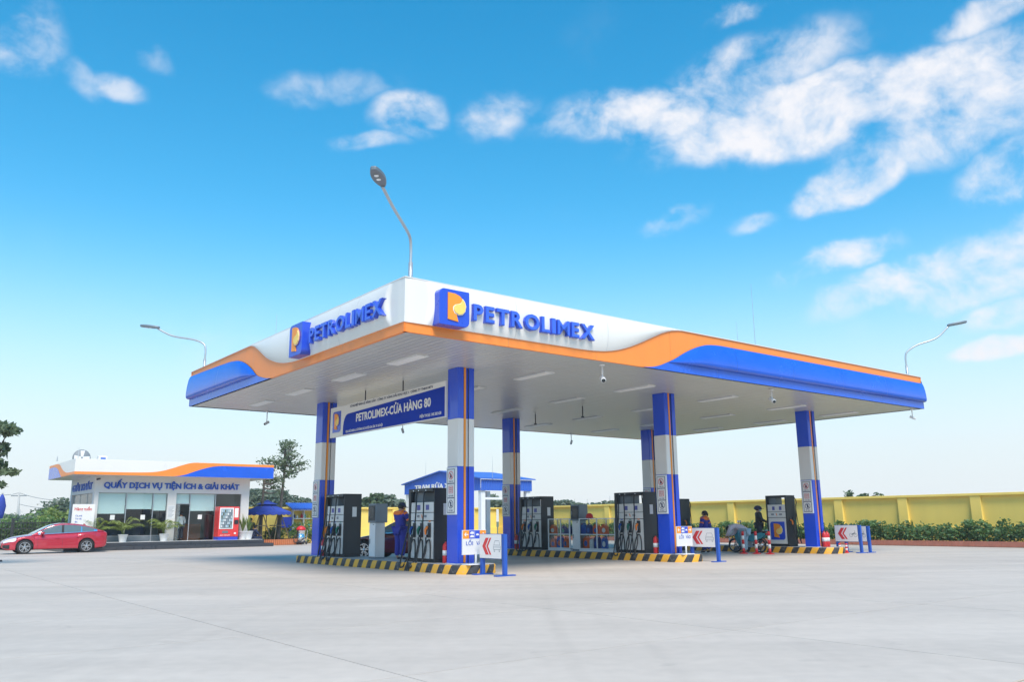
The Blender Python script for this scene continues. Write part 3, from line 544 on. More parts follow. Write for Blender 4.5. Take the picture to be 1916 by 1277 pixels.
def price_face(o, y0, y1):
    """light front face between y0<y1 on x=-.31: displays, flags strip, lower door"""
    w = y1-y0; f = MB().box(-.31, -.24, y0, y1, .10, 1.13).build('lower_door', 'grey_panel', o, bev=.006)
    m = MB().box(-.325, -.24, y0, y1, 1.15, 1.36).build('emblem_panel', 'light_panel', o, bev=.012)
    d = MB().box(-.315, -.24, y0, y1, 1.375, 1.66).build('display_panel', 'light_panel', o, bev=.008)
    for q in (.27, .66): MB().box(-.319, -.3155, y0+w*(q-.07), y0+w*(q+.075), 1.44, 1.585).build('display', 'lcd', d, bev=.002)
    c = (y0+y1)/2
    for k, s in ((-1, .12), (1, .12)):
        for j in range(2): MB().box(-.329, -.3255, c+k*.19-.06, c+k*.19+.02, 1.235+j*.04, 1.26+j*.04).build('stripe', 'ink', m)
        MB().box(-.329, -.3255, c+k*.19+.03, c+k*.19+.07, 1.235, 1.30).build('stripe', 'ink_grey', m)
    MB().prism([(c-.03, 1.22), (c, 1.22), (c+.035, 1.32), (c+.005, 1.32)], 0, .004, lambda a, b, dd: (-.3255-dd, a, b)).build('flash', 'noz_orange', m)
    return f
def pump_car(u, v, order, label, low=0, seed=0):
    o = site('fuel_pump', label, 'fuel pump', u, v, K, group='black fuel pumps on the islands')
    rs = random.Random(seed)
    MB().box(-.31, .31, -.70, .70, 0, .07).build('plinth', 'black_panel', o, bev=.006)
    MB().box(-.33, .31, -.70, -.655, .07, 2.05).build('side_panel', 'black_panel', o, bev=.012)
    MB().box(-.33, .31, .575, .70, .07, 2.05).build('post', 'black_panel', o, bev=.012)
    hd = MB().box(-.36, .31, -.655, .575, 1.95, 2.05).build('header', 'black_panel', o, bev=.014)
    MB().box(-.20, .24, .02, .575, 1.66, 1.95).build('reel_box', 'steel_grey', o, bev=.01)
    MB().box(-.24, .24, -.655, .575, .07, 1.66).build('body', 'black_panel', o)
    price_face(o, -.645, .565)
    MB().prism([(.09, 1.30), (.25, 1.30), (.25, 1.62), (.09, 1.62)], 0, .003, lambda a, b, d: (a-.12, -.7005-d, b)).build('side_label', 'sign_white', o)
    ys = [.37, -.03, -.43]
    tops = [.42, .13, -.30]
    for i, (y, c) in enumerate(zip(ys, order)):
        q = nozzle(o, y, .88, c)
        p = (-.37, tops[i]+rs.uniform(-.05, .05), 1.96)
        MB().ell((p[0]+.02, p[1], p[2]+.03), (.026, .026, .03), 8, 6).build('hose_outlet', 'chrome', hd, True)
        hose(o, p, q, low+rs.uniform(0, .06)-(0 if i else .02), .10+.12*(low < 0)+rs.uniform(0, .12))
    for y in ys: MB().tube(spline([(-.39, y+.19, .03), (-.37, y+.15, .36), (-.345, y+.07, .575), (-.335, y, .61), (-.345, y-.07, .575), (-.37, y-.14, .36), (-.39, y-.16, .03)], 5), .02, 7).build('hose_loop', 'black_rubber', o, True)
    # far side of the same machine
    MB().box(.31, .32, -.645, .565, .1, 1.66).build('rear_face', 'grey_panel', o)
    for i, y in enumerate((-.35, .0, .35)):
        MB().box(.321, .39, y-.06, y+.06, .68, 1.06).build('rear_holster', 'black_panel', o)
        MB().tube(spline([(.34, y, 1.95), (.42, y+.02, 1.2), (.50, y+.06, .25), (.46, y-.08, .12), (.40, y, .68)], 6), .017, 6).build('rear_hose', 'black_rubber', o, True)
    return o
O, B, G_ = 'noz_orange', 'noz_blue', 'noz_green'
pump_car(CU, 4.83, (B, G_, O), 'black and grey fuel pump beside the attendant, nearest the camera', -.15, 1)
pump_car(CU, 10.32, (O, B, G_), 'leftmost black fuel pump, beside the leftmost blue column', -.10, 2)
pump_car(CU+SU, 4.85, (B, G_, O), 'fuel pump at the front end of the middle island, right of the oil cabinets', -.08, 3)
pump_car(CU+SU, 10.28, (O, B, G_), 'fuel pump at the rear of the middle island, left of the oil cabinets', -.02, 4)
def pump_bike(u, v, label):
    o = site('fuel_pump', label, 'fuel pump', u, v, K, group='black fuel pumps on the islands')
    MB().box(-.31, .31, -.48, .48, 0, .05).build('plinth', 'black_panel', o, bev=.006)
    MB().box(-.33, .31, -.48, -.43, .05, 2.03).build('side_panel', 'black_panel', o, bev=.012)
    MB().box(-.33, .31, .42, .48, .05, 2.03).build('post', 'black_panel', o, bev=.012)
    MB().box(-.34, .31, -.43, .42, 1.95, 2.03).build('header', 'black_panel', o, bev=.014)
    MB().box(-.20, .24, .08, .42, 1.66, 1.95).build('reel_box', 'steel_grey', o, bev=.01)
    MB().box(-.24, .24, -.43, .42, .05, 1.66).build('body', 'black_panel', o)
    d = price_face(o, -.42, .41)
    emblem(lambda a, b, dd: (-.3105-dd, .34-a, .26+b), 0, 0, .68, .72, 0, .006, d, .002)
    for i, y in enumerate((.10, -.12)):
        q = MB().tube(spline([(y, -.50, 1.05), (y+.01, -.57, 1.0), (y+.02, -.58, .86)], 5), [.03]*11, 7).build('nozzle', ('noz_green', 'noz_orange')[i], o, True)
        MB().box(y-.05, y+.05, -.50, -.481, .75, 1.15).build('holster', 'black_panel', o)
        MB().tube(spline([(y+.02, -.58, .88), (y+.05, -.62, .5), (y+.10, -.72, .12), (y+.16, -.64, .4), (.24, -.55, 1.5), (.20, -.62, 1.75), (.15, -.56, 1.95), (.1, -.46, 2.0)], 6), .016, 6).build('hose', 'black_rubber', o, True)
    MB().box(.33, .40, -.42, -.30, .0, 1.1).build('guard_post', 'sign_blue', o, bev=.01)
    return o
pump_bike(CU+2*SU, 4.78, 'fuel pump with a large orange emblem on its blue lower panel, right of motorbike')
pump_bike(CU+2*SU, 10.3, 'fuel pump half hidden behind the front column of the middle island')

# ------------------------------------------------------------------ payment kiosks
def kiosk(u, v, label):
    o = site('payment_kiosk', label, 'kiosk', u, v, K, group='grey kiosks on pedestals')
    MB().box(-.17, .17, -.21, .21, 0, .045).build('foot', 'steel_grey', o)
    p = MB().box(-.16, .16, -.20, .20, .045, 1.10).build('pedestal', 'galv', o, bev=.006)
    dr = MB().box(-.178, -.161, -.19, .19, .07, 1.08).build('door', 'sign_white', p, bev=.004); MB().box(-.19, -.179, .12, .14, .45, .6).build('handle', 'pole_dark', dr); MB().box(-.184, -.179, -.12, -.04, 1.03, 1.05).build('lock', 'pole_dark', dr)
    h = MB().box(-.20, .22, -.25, .25, 1.10, 1.69).build('housing', 'steel_grey', o, bev=.012)
    MB().box(-.215, -.201, -.20, .20, 1.16, 1.63).build('bezel', 'black_panel', h, bev=.004); MB().box(-.22, -.216, -.15, .12, 1.24, 1.58).build('screen', 'screen', h)
    MB().box(-.222, -.216, .14, .18, 1.3, 1.45).build('keypad', 'ink_grey', h)
kiosk(CU-.02, 7.92, 'grey payment kiosk on a pale pedestal left of the blue uniformed attendant')
kiosk(CU+SU-.02, 7.76, 'grey payment kiosk between the two glass oil cabinets')

# ------------------------------------------------------------------ glass oil cabinets and their goods
def cabinet(v0, v1, label):
    o = site('oil_cabinet', label, 'display cabinet', CU+SU, v0, K, group='glass oil cabinets on the middle island'); w = v1-v0; d = .24; b = .018
    m = MB()
    posts = [0, w/2, w] if w > 1.5 else [0, w*.42, w]
    for y in posts:
        for x in (-d, d): MB().box(x-b, x+b, y-b, y+b, .07, 1.18).build('post', 'white_steel', o)
    for z in (.09, .60, 1.165):
        for x in (-d, d): MB().box(x-b, x+b, b, w-b, z-b+.003, z+b-.003).build('rail', 'white_steel', o)
        MB().box(-d+b, d-b, .02, w-.02, z-.008, z+.004).build('shelf', 'case_glass' if z > .3 else 'light_panel', o)
    MB().box(-d-.02, d+.02, -.02, w+.02, 0, .07).build('base', 'white_steel', o)
    for x in (-d-.004, d+.004): MB().box(x-.003, x+.003, b+.003, w-b-.003, .11, 1.145).build('glass_pane', 'case_glass', o)
    for y in (0, w): MB().box(-d+b, d-b, y-.003, y+.003, .11, 1.145).build('glass_pane', 'case_glass', o)
cabinet(8.06, 9.28, 'glass oil cabinet left of the grey kiosk on the middle island')
cabinet(5.66, 7.50, 'wider glass oil cabinet right of the grey kiosk on the middle island')
def jug(v, shelf, w, h, c, lab, label):
    z = K+(.60+.005 if shelf else .09+.005)
    o = site('oil_jug', label, 'oil jug', CU+SU-.05+random.uniform(-.03, .03), v, z, rot=random.uniform(-.15, .15), group='oil jugs in the glass cabinets'); d = .12
    P = [(-w/2, 0), (w/2, 0), (w/2, h*.70), (w*.30, h*.88), (-w*.30, h*.92), (-w/2, h*.76)]
    MB().prism(P, -d/2, d/2, lambda a, b, q: (q, -a, b)).build('body', c, o, bev=.018)
    MB().tube(spline([(0, -w*.42, h*.74), (0, -w*.36, h*.96), (0, 0, h*1.0), (0, w*.18, h*.90)], 4), .016, 6).build('handle', c, o, True)
    MB().lathe([(.024, 0), (.024, .04), (.02, .045)], 10, (0, w*.28, h*.9)).build('cap', 'plastic_red' if c != 'plastic_red' else 'plastic_white', o)
    e = [( .30*w*math.cos(2*math.pi*i/14), h*.40+.24*h*math.sin(2*math.pi*i/14)) for i in range(14)]
    MB().prism(e, d/2+.001, d/2+.003, lambda a, b, q: (-q, -a, b)).build('label_sticker', lab, o)
bz = lambda x: pu(x, 1000, CU+SU-.1)[0]
for x, s, w, h, c, lb, t in [(1035, 1, .36, .34, 'plastic_orange', 'paper', 'orange oil jug alone at left of the upper shelf, left cabinet'), (1054, 1, .30, .32, 'plastic_navy', 'plastic_green', 'dark jug with green sticker on upper shelf of left cabinet'), (1065.5, 1, .2, .3, 'plastic_navy', 'plastic_blue', 'narrow navy jug at right of upper shelf, left cabinet'),
    (1035.5, 0, .30, .34, 'plastic_orange', 'plastic_blue', 'orange jug with blue sticker at left of lower shelf, left cabinet'), (1048, 0, .36, .43, 'plastic_blue', 'plastic_orange', 'tall blue jug with orange sticker on lower shelf, left cabinet'), (1059, 0, .24, .38, 'plastic_orange', 'plastic_blue', 'orange jug right of the tall blue jug, lower shelf'),
    (1091, 1, .30, .38, 'plastic_blue', 'sign_blue', 'bright blue jug at left of upper shelf, right cabinet'), (1102, 1, .28, .37, 'plastic_navy', 'plastic_blue', 'navy jug beside the bright blue jug, right cabinet upper shelf'), (1115, 1, .30, .36, 'plastic_orange', 'plastic_blue', 'orange jug with blue round sticker, right cabinet upper shelf'), (1130, 1, .32, .36, 'plastic_orange', 'paper', 'orange jug with white round sticker at right of upper shelf'),
    (1095, 0, .36, .44, 'plastic_orange', 'plastic_blue', 'tall orange jug at left of lower shelf, right cabinet'), (1105.5, 0, .22, .36, 'plastic_white', 'paper', 'white jug on lower shelf of right cabinet'), (1116.5, 0, .34, .46, 'plastic_navy', 'sign_blue', 'large navy jug on lower shelf of right cabinet'), (1130, 0, .24, .42, 'plastic_blue', 'sign_white', 'slim blue jug at right of lower shelf, right cabinet')]:
    jug(bz(x), s, w, h, c, lb, t)
o = site('red_cap', 'red peaked cap lying on top of the right glass cabinet', 'cap', CU+SU, pu(1103, 968, CU+SU)[0], K+1.18)
m = MB(); m.lathe([(.14, 0), (.14, .06), (.12, .13), (.06, .18), (.01, .19)], 14); m.build('crown', 'plastic_red', o, True); MB().prism([(-.10, .12), (.10, .12), (.07, .24), (-.07, .24)], .005, .018, lambda a, b, d: (a, -b, d)).build('peak', 'plastic_red', o)

# ------------------------------------------------------------------ fire extinguishers
def extinguisher(u, v, label, z=K, s=1.):
    o = site('fire_extinguisher', label, 'fire extinguisher', u, v, z, group='red fire extinguishers by the columns')
    MB().lathe([(.085*s, 0), (.09*s, .02), (.09*s, .44*s), (.075*s, .50*s), (.03*s, .54*s), (.028*s, .57*s)], 16).build('cylinder', 'red_paint', o, True)
    MB().box(-.02, .05, -.02, .02, .57*s, .60*s).box(-.02, .12, -.012, .012, .61*s, .63*s).build('valve', 'pole_dark', o)
    MB().tube(spline([(0, .02, .58*s), (-.03, .11, .52*s), (0, .115, .3*s), (0, .11, .12*s)], 5), .012, 6).build('hose', 'black_rubber', o, True)
    MB().lathe([(.0915*s, .2*s), (.0915*s, .34*s)], 16).build('label_band', 'paper', o, True)
extinguisher(CU-.16, 3.80, 'fire extinguisher between the nearest pump and the nearest column')
extinguisher(CU-.22, 11.28, 'fire extinguisher between the leftmost pump and the leftmost column')
extinguisher(CU+SU-.18, 3.80, 'fire extinguisher between front pump and front column of middle island')
extinguisher(CU+SU-.24, 11.28, 'fire extinguisher at the foot of the rear middle column')
extinguisher(CU+2*SU+.0, CV-.42, 'fire extinguisher at the foot of the rightmost column, the left of the pair', K, 1.05)
extinguisher(CU+2*SU+.22, CV-.40, 'fire extinguisher at the foot of the rightmost column, the right of the pair', K, 1.05)

# ------------------------------------------------------------------ lane signs
def car_icon(m, fr, x, y, w, h, d):
    L_ = lambda a, b, c, e, t=.010: m.prism([(x+a*w-t/2*(1 if abs(e-b) > abs(c-a) else 0), y+b*h-t/2*(0 if abs(e-b) > abs(c-a) else 1)), (x+c*w-t/2*(1 if abs(e-b) > abs(c-a) else 0), y+e*h-t/2*(0 if abs(e-b) > abs(c-a) else 1)), (x+c*w+t/2*(1 if abs(e-b) > abs(c-a) else 0), y+e*h+t/2*(0 if abs(e-b) > abs(c-a) else 1)), (x+a*w+t/2*(1 if abs(e-b) > abs(c-a) else 0), y+b*h+t/2*(0 if abs(e-b) > abs(c-a) else 1))], d, d+.002, fr)
    for q in ((.2, 1, .8, 1), (.2, 1, .05, .6), (.8, 1, .95, .6), (.05, .6, .95, .6), (.0, .55, .0, .2), (1, .55, 1, .2), (0, .2, 1, .2), (0, .42, 1, .42), (.08, .2, .08, 0), (.2, .2, .2, 0), (.8, .2, .8, 0), (.92, .2, .92, 0), (.08, 0, .2, 0), (.8, 0, .92, 0)): L_(*q)
def bike_icon(m, fr, x, y, w, h, d):
    for c in (.2, .8): annulus(m, x+c*w, y+.25*h, .2*h+.02, .012, d, d+.002, fr, 12)
    m.prism([(x+.2*w, y+.25*h), (x+.45*w, y+.3*h), (x+.75*w, y+.55*h), (x+.7*w, y+.62*h), (x+.4*w, y+.5*h)], d, d+.002, fr); m.prism([(x+.7*w, y+.9*h), (x+.74*w, y+.9*h), (x+.82*w, y+.25*h), (x+.78*w, y+.25*h)], d, d+.002, fr)
def lane_sign(u, v0, v1, label, bike=False, zb=.41, zt=1.03):
    L_ = v1-v0; o = site('lane_sign', label, 'lane sign', u, v1, 0, group='low lane signs on blue legs'); fr = fr_mU(-.035)
    for y in (-.05, -L_+.05):
        l = MB().box(-.05, .05, y-.05, y+.05, .03, zt-.004).build('leg', 'sign_blue', o, bev=.008); MB().box(-.30, .30, y-.07, y+.07, 0, .03).build('foot', 'sign_blue', l, bev=.006)
    e = .10
    b = MB().box(-.035, .035, -L_+.102, -.102, zb, zt).build('board', 'sign_blue', o, bev=.004)
    MB().prism([(.0, zb+.012), (L_-.115, zb+.012), (L_-.115, zt-.012), (.0, zt-.012)], .02, .026, fr).build('face', 'sign_white', b)
    m = MB(); c = (zb+zt)/2; q = (zt-zb)*.34
    x = .14*L_; w = .22*L_
    for x, t in ((.12*L_, .13*L_), (.29*L_, .065*L_)): m.prism([(x, c), (x+w*.62, c+q), (x+w*.62+t, c+q), (x+t, c), (x+w*.62+t, c-q), (x+w*.62, c-q)], .0265, .029, fr)
    m.build('arrow', 'ink_red', b)
    m = MB(); (bike_icon if bike else car_icon)(m, fr, .58*L_, c-.13, .28*L_, .27, .0265); m.build('pictogram', 'ink_grey', b)
lane_sign(3.70, 1.10, 2.14, 'white sign with red chevrons and a car at the nearest island')
lane_sign(12.72, 1.62, 2.78, 'white sign with red chevrons and a car before the middle island', zb=.45, zt=1.07)
lane_sign(21.72, 1.88, 2.96, 'white sign with red chevrons and a motorbike by the rightmost column', True, .42, 1.06)
lane_sign(22.2, 1.80, 2.88, 'white lane sign almost hidden behind the motorbike sign', True, .42, 1.02)
def entry_sign(u, v, label):
    o = site('entry_sign', label, 'entry sign', u, v, K, group='entry signs on white stands'); fr = fr_mV(-.02)
    MB().box(-.28, .28, -.17, .17, 0, .025).build('base', 'white_steel', o, bev=.006); MB().tube([(.06, 0, .025), (.06, 0, .34)], .028, 10).build('stem', 'white_steel', o, True)
    b = MB().box(-.38, .38, -.02, .02, .26, .89).build('board', 'sign_white', o, bev=.004)
    for x0, x1, n_, mm in ((-.37, -.17, 'orange_square', 'logo_orange'), (.17, .37, 'orange_square', 'logo_orange'), (-.169, .169, 'blue_square', 'logo_blue')): MB().prism([(x0, .67), (x1, .67), (x1, .88), (x0, .88)], .001, .004, fr).build(n_, mm, b)
    m = MB()
    for s, c in ((1, -.27), (-1, .27)): m.prism([(c-s*.06, .775), (c-s*.01, .83), (c+s*.01, .815), (c-s*.015, .787), (c+s*.065, .787), (c+s*.065, .763), (c-s*.015, .763), (c+s*.01, .735), (c-s*.01, .72)], .0045, .007, fr)
    for yy in (.70, .79): m.prism([(-.14, yy), (-.02, yy), (-.02, yy+.035), (-.04, yy+.06), (-.11, yy+.06), (-.14, yy+.035)], .0045, .007, fr)
    m.prism([(.0, .69), (.01, .69), (.01, .86), (.0, .86)], .0045, .007, fr); m.prism([(.05, .75), (.14, .75), (.14, .775), (.11, .80), (.07, .80), (.05, .775)], .0045, .007, fr); m.build('white_symbols', 'paper', b)['kind'] = 'stuff'
    m = MB(); lettering(m, 'LỐI', fr, -.27, -.05, .50, .10, (.001, .004), .012); lettering(m, 'VÀO', fr, .06, .29, .50, .10, (.001, .004), .012); m.build('lettering', 'ink_blue', b)
entry_sign(3.66, 2.42, 'white and orange entry sign on a stand before the nearest column')
entry_sign(12.08, 2.50, 'white and orange entry sign on a stand before the front middle column')

# ------------------------------------------------------------------ red and white posts
def post(u, v, h, label, r=.05):
    o = site('traffic_post', label, 'traffic post', u, v, 0, group='red and white traffic posts')
    MB().lathe([(.17*h/.86, 0), (.17*h/.86, .02), (.08, .05)], 14).build('base', 'red_paint', o)
    n = 5
    for k in range(n): MB().lathe([(r*1.08, .05+(h-.05)*k/n), (r, .05+(h-.05)*(k+1)/n-.001)], 14).build('band', 'red_paint' if k % 2 == 0 else 'paper', o, True)
for x, y, l in ((1392, 1037, 'left'), (1416, 1037.5, 'middle'), (1441, 1038, 'right')):
    u, v = gz(x, y); post(u, v, .86, 'red and white post in front of the motorbike, %s of three' % l)
post(21.35, 2.62, .37, 'short red and white post under the motorbike sign, left one', .045); post(21.35, 2.34, .37, 'short red and white post under the motorbike sign, right one', .045)

# ------------------------------------------------------------------ cameras hanging from the canopy, roof lamps, lightning rods
def cctv(u, v, rot, label, drop=.34, s=1.):
    o = site('security_camera', label, 'security camera', u, v, H, rot, group='security cameras under the canopy edge')
    MB().lathe([(.07*s, 0), (.07*s, -.03), (.05*s, -.045)], 14).build('mount', 'plastic_white', o); MB().tube([(0, 0, -.04), (0, 0, -drop)], .022*s, 8).build('arm', 'plastic_white', o, True)
    m = MB(); a = R(28); c = (0, 0, -drop-.04)
    f = lambda t: (0, -t*math.cos(a), -t*math.sin(a))
    b = MB().tube([tuple(np.array(c)+np.array(f(t))) for t in (-.14*s, -.13*s, .14*s, .15*s)], [.05*s, .062*s, .062*s, .058*s], 12).build('camera_body', 'plastic_white', o, True)
    MB().tube([tuple(np.array(c)+np.array(f(t))) for t in (.150*s, .158*s)], .048*s, 12).build('lens', 'screen', b)
cctv(6.58, .40, -.6, 'white security camera below the orange curve of the right fascia', .36, 1.15)
cctv(14.44, .43, -.5, 'white security camera under the middle of the blue right fascia', .32, 1.1)
cctv(23.7, .35, .5, 'small camera under the far right corner of the canopy', .3, .8)
cctv(2.85, LV-.35, -1.2, 'small camera under the left end of the canopy', .42, .8)
cctv(18.6, LV-.3, 2.6, 'small camera hanging from the canopy rear edge, between rear columns', .38, .9)
cctv(8.9, LV-.3, 2.4, 'small camera at the rear canopy edge just below the banner', .36, .9)
def roof_lamp(u, v, du, dv, d, z, label):
    ang = math.atan2(dv, du); o = site('street_lamp', label, 'street lamp', u, v, H+.85, ang, group='street lamps on the canopy corners'); b = TF-.85
    MB().lathe([(.12, 0), (.12, .02), (.07, .04), (.06, .2)], 12).build('base', 'galv', o)
    MB().tube([(0, 0, .1), (0, 0, b+.5)], [.058, .050], 12).build('pole', 'galv', o, True)
    MB().tube(spline([(0, 0, b+.45), (0, 0, b+.85), (.10, 0, b+1.08), (.5, 0, b+1.05+.25*(z-1.0)), (d*.55, 0, b+1.05+.5*(z-1.05)), (d-.5, 0, b+z-.08)], 6), .035, 10).build('arm', 'galv', o, True)
    def hs(x):  # head outline
        return .14*math.sin(math.pi*min(1, max(0, (x+.04)/.85)))**.6
    sl = .12*(z-1.0)+.03; m = MB(); xs = np.linspace(0, .76, 14); top = [(d-.55+x, hs(x)) for x in xs]
    pol = [(x, y) for x, y in top]+[(x, -y) for x, y in top[::-1]]
    hd = MB().prism(pol, -.045, .045, lambda a, c, q: (a, c, b+z+q+sl*(a-d+.3))).build('lamp_head', 'steel_grey', o, bev=.02)
    for x in (.36, .52): MB().lathe([(.05, -.0475), (.045, -.062)], 12, (d-.55+x, 0, b+z+sl*(x-.25))).build('lens', 'lamp_glass', hd)
roof_lamp(.35, .35, -1, -1, 3.0, 1.45, 'street lamp arching over the near corner of the canopy')
roof_lamp(LU-.35, .35, 1, -1, 2.3, 2.15, 'street lamp on the far right corner of the canopy')
roof_lamp(.35, LV-.35, -1, 1, 2.45, 1.8, 'street lamp on the left corner of the canopy')
def rod(u, v, z, h, label, r=.012, cat='lightning rod'):
    o = site('lightning_rod', label, cat, u, v, z); MB().lathe([(.05, 0), (.05, .02), (r*1.6, .03), (r*1.4, .2)], 8).build('base', 'galv', o); MB().tube([(0, 0, .1), (0, 0, h*.6), (0, 0, h)], [r, r*.8, r*.35], 6).build('rod', 'galv', o)
def rod_px(xb, yb, yt, v=None, u=None, label='', r=.012):
    """rod standing on the roof deck, seen above the parapet at pixel xb"""
    if v is not None: a, z = pv(xb, yt, v); rod(a, v, H+.85, z-H-.85, label, r)
    else: a, z = pu(xb, yt, u); rod(u, a, H+.85, z-H-.85, label, r)
rod_px(518, 625, 588, u=2.5, label='thin lightning rod above the left fascia emblem')
rod_px(1405, 645, 531, v=6, label='tall thin mast above the middle of the right fascia', r=.016)
rod_px(1378, 640, 603, v=4, label='short lightning rod left of the tall mast on the canopy')

# ------------------------------------------------------------------ foliage helpers
def leaf_mesh(name, blobs, size, mname, aspect=.55, droop=0., shell=.35, soft=False):
    """blobs: (centre, radii, count): leaf-sized quads spread through each volume, thicker towards its skin"""
    vs = []; fs = []
    for c, r, n in blobs:
        d = RNG.normal(size=(n, 3)); d /= np.linalg.norm(d, axis=1)[:, None]
        rad = shell+(1-shell)*RNG.random(n)**.6; rad *= 1+.22*np.sin(5*d[:, 0]+c[0])*np.cos(4*d[:, 1]+c[1])
        p = np.array(c)+(np.clip(RNG.normal(size=(n, 3)), -1.7, 1.7)*.55 if soft else d*rad[:, None])*np.array(r)
        a = RNG.normal(size=(n, 3)); a[:, 2] *= .6; a[:, 2] -= droop; a /= np.linalg.norm(a, axis=1)[:, None]
        b = np.cross(a, RNG.normal(size=(n, 3))); b /= np.linalg.norm(b, axis=1)[:, None]
        s = size*(.6+.8*RNG.random(n))[:, None]; a = a*s; b = b*s*aspect
        q = np.stack([p-a, p-a*.1+b, p+a, p-a*.1-b], 1).reshape(-1, 3); k = len(vs); vs += q.tolist(); fs += (np.arange(n*4).reshape(-1, 4)+k).tolist()
    me = bpy.data.meshes.new(name); me.from_pydata(vs, [], fs); me.materials.append(MT[mname]); return me
def tree(name, label, loc, trunk, blobs, size, mname, r=.12, cat='tree', group=None, aspect=.55, droop=0.):
    o = thing(name, label, cat, loc, 0, group); m = MB(); P = spline(trunk, 5); k = len(P)
    m.tube(P, [r*(1-.55*i/(k-1)) for i in range(k)], 9); top = P[-1]
    tr = m.build('trunk', 'bark', o, True)
    for c, rr, n in blobs:
        c = Vector(c); s = min(P, key=lambda p: (p-c).length+abs(p.z-c.z+rr[2])*.5)
        md = s.lerp(c, .5)+Vector((0, 0, -.15*(c-s).length)); q = spline([s, md, c], 4); MB().tube(q, [r*.42*(1-.75*i/(len(q)-1)) for i in range(len(q))], 6).build('limb', 'bark', tr, True)
    link('crown', leaf_mesh('crown', blobs, size, mname, aspect, droop, soft=True), o); return o

# ------------------------------------------------------------------ yellow boundary walls, hedge and brick edging
def wall(label, u, v, rot, L_, first, step=3.56, zt=2.43):
    o = site('boundary_wall', label, 'wall', u, v, 0, rot)
    MB().box(0, L_, 0, .18, -.1, zt-.12).build('wall_core', 'yellow_wall', o)
    MB().box(-.05, L_+.05, -.19, .28, zt-.12, zt).build('coping', 'yellow_wall', o, bev=.012)
    MB().box(0, L_, -.08, -.001, -.1, .86).build('plinth', 'yellow_wall', o, bev=.008)
    x = first
    while x < L_: MB().box(x-.24, x+.24, -.15, .20, -.1, zt-.122).build('pilaster', 'yellow_wall', o, bev=.008); x += step
wall('long yellow boundary wall behind the hedge on the right', 32.9, 40, -math.pi/2, 50, 40-(2.27+3.56*10)+.001)
wall('rear yellow boundary wall seen between the pumps and behind the car wash', 11, 40.2, 0, 21.8, 1.5)
hb = site('hedge_planter', 'long low brick planter edge below the hedge on the right', 'planter', 31.2, -8)
m = MB()
for i in range(590):
    y = i*.075; e = random.uniform(-.006, .006); m.box(e, .11+e, y+.003, y+.072, 0, .235+random.uniform(-.006, .006))
e = m.build('brick_edging', 'brick', hb); e['kind'] = 'stuff'
MB().box(.11, 1.58, 0, 44, -.05, .19).build('soil', 'soil', hb)
hd = site('hedge', 'clipped dark green hedge in front of the yellow wall', 'hedge', 31.2, -8)
bl = []
for i in range(150):
    y = i*.295; bl.append(((.75+random.uniform(-.12, .12), y, .58+random.uniform(-.05, .05)), (.52, .34, .42+random.uniform(-.04, .06)), 190 if y < 24 else 110))
for i in range(85): y = random.uniform(0, 40); q = random.uniform(.14, .30); bl.append(((.6+random.uniform(-.3, .3), y, .98+random.uniform(-.06, .08)), (q, q*1.2, q*.75), int(220*q)))
link('foliage', leaf_mesh('foliage', bl, .075, 'leaf_hedge', .6), hd)
m = MB()
for i in range(110): m.tube([(.75+random.uniform(-.2, .2), i*.4, .15), (.75+random.uniform(-.3, .3), i*.4+random.uniform(-.1, .1), .75)], .012, 5)
m.build('stems', 'bark', hd)['kind'] = 'stuff'

# ------------------------------------------------------------------ car wash shed
def corr(m, L_, fr, z0, ztop, pitch=.18, dep=.035):
    n = int(L_/pitch*4); xs = [L_*i/n for i in range(n+1)]; off = [(0, 0, dep, dep)[i % 4] for i in range(n+1)]
    m.add([fr(x, z0, d) for x, d in zip(xs, off)]+[fr(x, ztop(x), d) for x, d in zip(xs, off)], [(i, i+1, n+2+i, n+1+i) for i in range(n)])
cw = site('car_wash_shed', 'open car wash shed with blue corrugated gable behind the pumps', 'shed', 23.45, 29.44); D, Lc = 9.82, 4.36; rz = lambda y: 4.08+.71*(1-abs(y-D*.485)/(D*.5))
m = MB(); corr(m, D, lambda a, b, d: (-d, D-a, b), 3.34, lambda a: rz(D-a)); m.build('gable_cladding', 'blue_roof', cw)
m = MB(); corr(m, Lc, lambda a, b, d: (a, -d, b), 3.34, lambda a: 4.07); m.build('side_cladding', 'blue_roof', cw)
for y0, y1 in ((-.18, D*.485), (D*.485, D+.18)):
    m = MB(); m.add([(-.2, y0, rz(y0)+.02), (Lc+.2, y0, rz(y0)+.02), (Lc+.2, y1, rz(y1)+.02), (-.2, y1, rz(y1)+.02), (-.2, y0, rz(y0)+.09), (Lc+.2, y0, rz(y0)+.09), (Lc+.2, y1, rz(y1)+.09), (-.2, y1, rz(y1)+.09)], [(3,2,1,0),(4,5,6,7),(0,1,5,4),(1,2,6,5),(2,3,7,6),(3,0,4,7)]); m.build('roof_sheet', 'blue_roof', cw)
for x in (.25, Lc-.25):
    for y in (.25, D/2, D-.25): MB().box(x-.17, x+.17, y-.17, y+.17, 0, 3.5).build('post', 'white_steel', cw, bev=.01)
for z in (2.55,): MB().box(.3, Lc-.3, D-.32, D-.2, z, z+.16).build('beam', 'white_steel', cw); MB().box(.3, Lc-.3, .16, .3, 2.75, 2.9).build('beam', 'white_steel', cw)
for x in (1.2, 2.3, 3.2): MB().box(x-.06, x+.06, D-.3, D-.22, 0, 2.55).build('mullion', 'white_steel', cw)
MB().box(.1, .16, 5.2, 9.3, .2, 3.3).build('side_glazing', 'shop_glass', cw); MB().box(.43, Lc-.43, D-.29, D-.25, 1.0, 1.06).build('rail', 'galv', cw)
